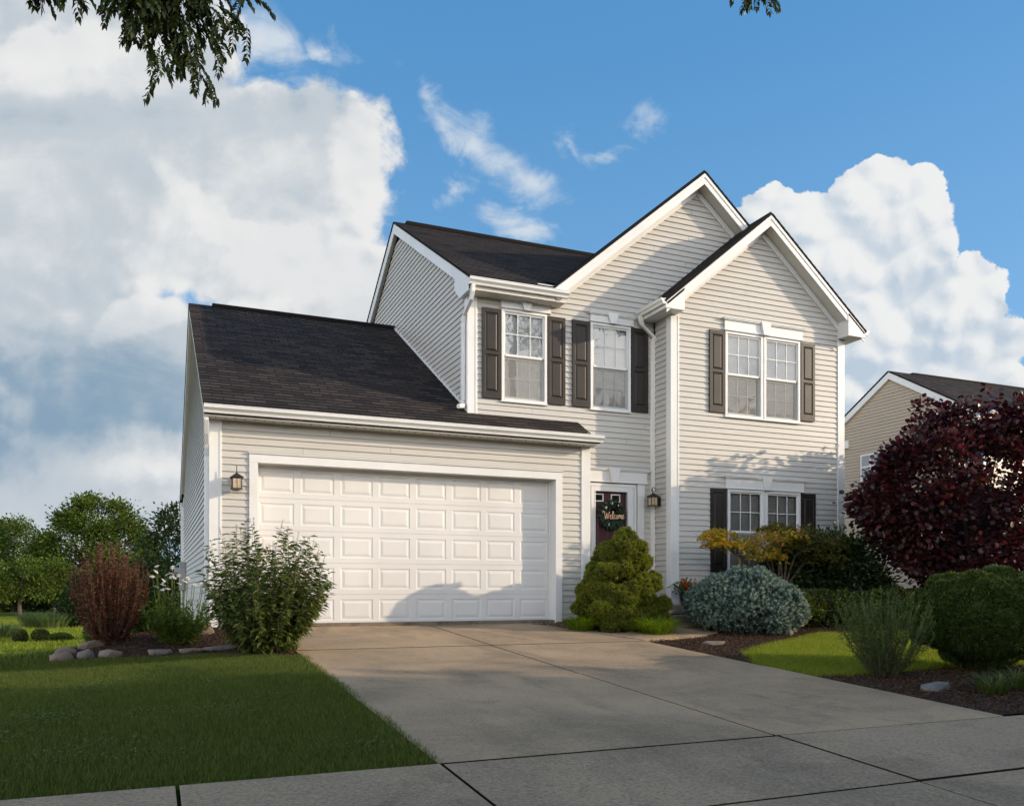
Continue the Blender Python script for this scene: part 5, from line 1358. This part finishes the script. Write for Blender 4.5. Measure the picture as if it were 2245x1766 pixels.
x, y = at(120, 45); clump('ornamental_grass', 'right half of the wide reed clump in the field', 'grass clump', x, y, 600, 1.15, .028, 'reed', .8, .6)

# ------------------------------------------------------------------ street trees overhead and across the road
def pinnate(g_, LP, LD, LS, base, dirv, L, nleaf=11, ls=.06, droop=.5):
    """compound leaf: rachis with paired leaflets"""
    p = Vector(base); d = Vector(dirv).normalized(); pts = [p.copy()]
    side = d.cross(Vector((random.gauss(0, .3), random.gauss(0, .3), 1))).normalized()
    for k in range(nleaf):
        d = (d+Vector((0, 0, -droop/nleaf*1.6))).normalized(); p = p+d*(L/nleaf); pts.append(p.copy())
        for s in (-1, 1):
            LP.append(tuple(p)); v = side*s+d*.75+Vector((random.gauss(0, .15), random.gauss(0, .15), -.35+random.gauss(0, .15))); LD.append(tuple(v)); LS.append(ls*(1-.35*abs(k/nleaf-.45))*random.uniform(.8, 1.1))
    LP.append(tuple(p)); LD.append(tuple(d)); LS.append(ls)
    g_.tube([pts[0], pts[len(pts)//2], pts[-1]], [.0025, .002, .001], 4, False)
def street_tree(x, y, label, crown, ncr, twigs, lh=5.0, tr=.13, grp='street trees above the lawn'):
    t = empty('street_tree', (0, 0, 0)); tag(t, label, 'tree', grp)
    z0 = place_z(x, y); g = G(); top = Vector((x+.1, y, z0+lh))
    g.tube([(x, y, z0-.1), (x+.03, y+.02, z0+lh*.4), (x+.1, y, z0+lh), (x+.15, y+.05, z0+lh+1.8)], [tr*1.2, tr, tr*.75, tr*.3], 10)
    g.build('trunk', 'bark', t)
    g = G(); LP, LD, LS = [], [], []
    for (e, tips) in twigs:
        gr = G()
        e = Vector(e); s = Vector((x+.06, y, z0+lh*.72)); m_ = s.lerp(e, .5)+Vector((0, 0, 1.9 if x > 0 else .9))
        g.tube([s, m_, e], [.045, .03, .010], 6)
        for tp in tips:
            tp = Vector(tp); b0 = m_.lerp(e, .9) if random.random() < .5 else e
            g.tube([b0, b0.lerp(tp, .5)+Vector((0, 0, .05)), tp], [.008, .006, .003], 5)
            for q in range(15):
                pp = b0.lerp(tp, .35+.65*q/8.); a = random.uniform(0, 6.28); dv = (tp-b0).normalized()*.6+Vector((math.cos(a), math.sin(a), random.uniform(-.7, .25)))
                pinnate(gr, LP, LD, LS, pp, dv, random.uniform(.15, .23), 8, .066, .8)
        gr.build('leaf_stalks', 'over', t)
    g.build('branches', 'bark', t); 
    C_, D_ = blob_pts(crown, ncr[1], .3); n = ncr[0]; k = rng.integers(0, len(C_), n); off = rng.normal(size=(n, 3))*ncr[2]
    P = C_[k]+off; S = np.full(n, ncr[3]); d = off+rng.normal(size=off.shape)*ncr[2]-np.array([0, 0, .3*ncr[2]])
    if LP: P = np.concatenate([P, np.array(LP)]); d = np.concatenate([d, np.array(LD)]); S = np.concatenate([S, np.array(LS)])
    bake('crown', *LEAFN if LP else LEAF, P, frames(d, rnd_unit(len(P))*.5+[0, 0, 1.], S, S*1.7), 'over', t)
    return t
def at3(u, v, t):
    a = at(u, t); return (a[0], a[1], .5563+t*(1293.48-v)/1862.07)
tw1 = at3(330, -91, 6.3)
street_tree(-5.2, -6.8, 'street tree whose leafy branch hangs into the upper left', [(-5.6, -7.4, 6.8, 2.2, 2.2, 1.8)], (9000, 120, .3, .09),
    [(tw1, [at3(300, -4, 6.2), at3(360, -4, 6.3), at3(420, -12, 6.3), at3(455, 2, 6.4), at3(300, 27, 6.2), at3(395, 31, 6.3), at3(380, 70, 6.3), at3(345, 78, 6.25), at3(400, 92, 6.3), at3(430, 38, 6.4), at3(320, -37, 6.2), at3(390, -40, 6.3), at3(260, -44, 6.2), at3(460, -40, 6.4)]),
     (at3(90, -91, 5.8), [at3(80, -63, 5.8), at3(140, -60, 5.8)])])
street_tree(9.0, -10.6, 'street tree with one twig reaching into the top of the sky at right', [(9.6, -11.6, 11.2, 2.4, 2.4, 1.9), (11.0, -12.4, 10.2, 2.2, 2.2, 1.6)], (9000, 150, .3, .13),
    [(at3(1600, -60, 8), [at3(1655, -32, 8)])], lh=8.6)
# trees across the road: their crowns shade the foreground
def shade_tree(x, y, R, zc, label, n=17000):
    tree('roadside_tree', label, 'tree', x, y, -.8, [(x, y, zc, R, R, zc*.85), (x+R*.3, y-R*.3, zc*1.15, R*.7, R*.7, zc*.6), (x-R*.2, y+R*.1, zc*.6, R*.85, R*.85, zc*.5)], n, .50, 'tree_d', LEAF, .3, .5, 300, 14, 'trees across the road behind the photographer')
shade_tree(17.0, -18.2, 4.6, 4.3, 'leafy tree across the road, nearest the driveway')
shade_tree(14.0, -20.5, 4.2, 4.2, 'leafy tree across the road behind the nearest one')
shade_tree(24.0, -20.5, 5.0, 4.6, 'farther leafy tree across the road')
shade_tree(21.0, -26.0, 5.0, 4.8, 'tall leafy tree across the road, deepest in the row')
shade_tree(2.0, -25.5, 4.2, 2.6, 'leafy tree straight across the road from the garage')
shade_tree(-8.0, -26.0, 4.5, 2.9, 'leafy tree across the road at the left')
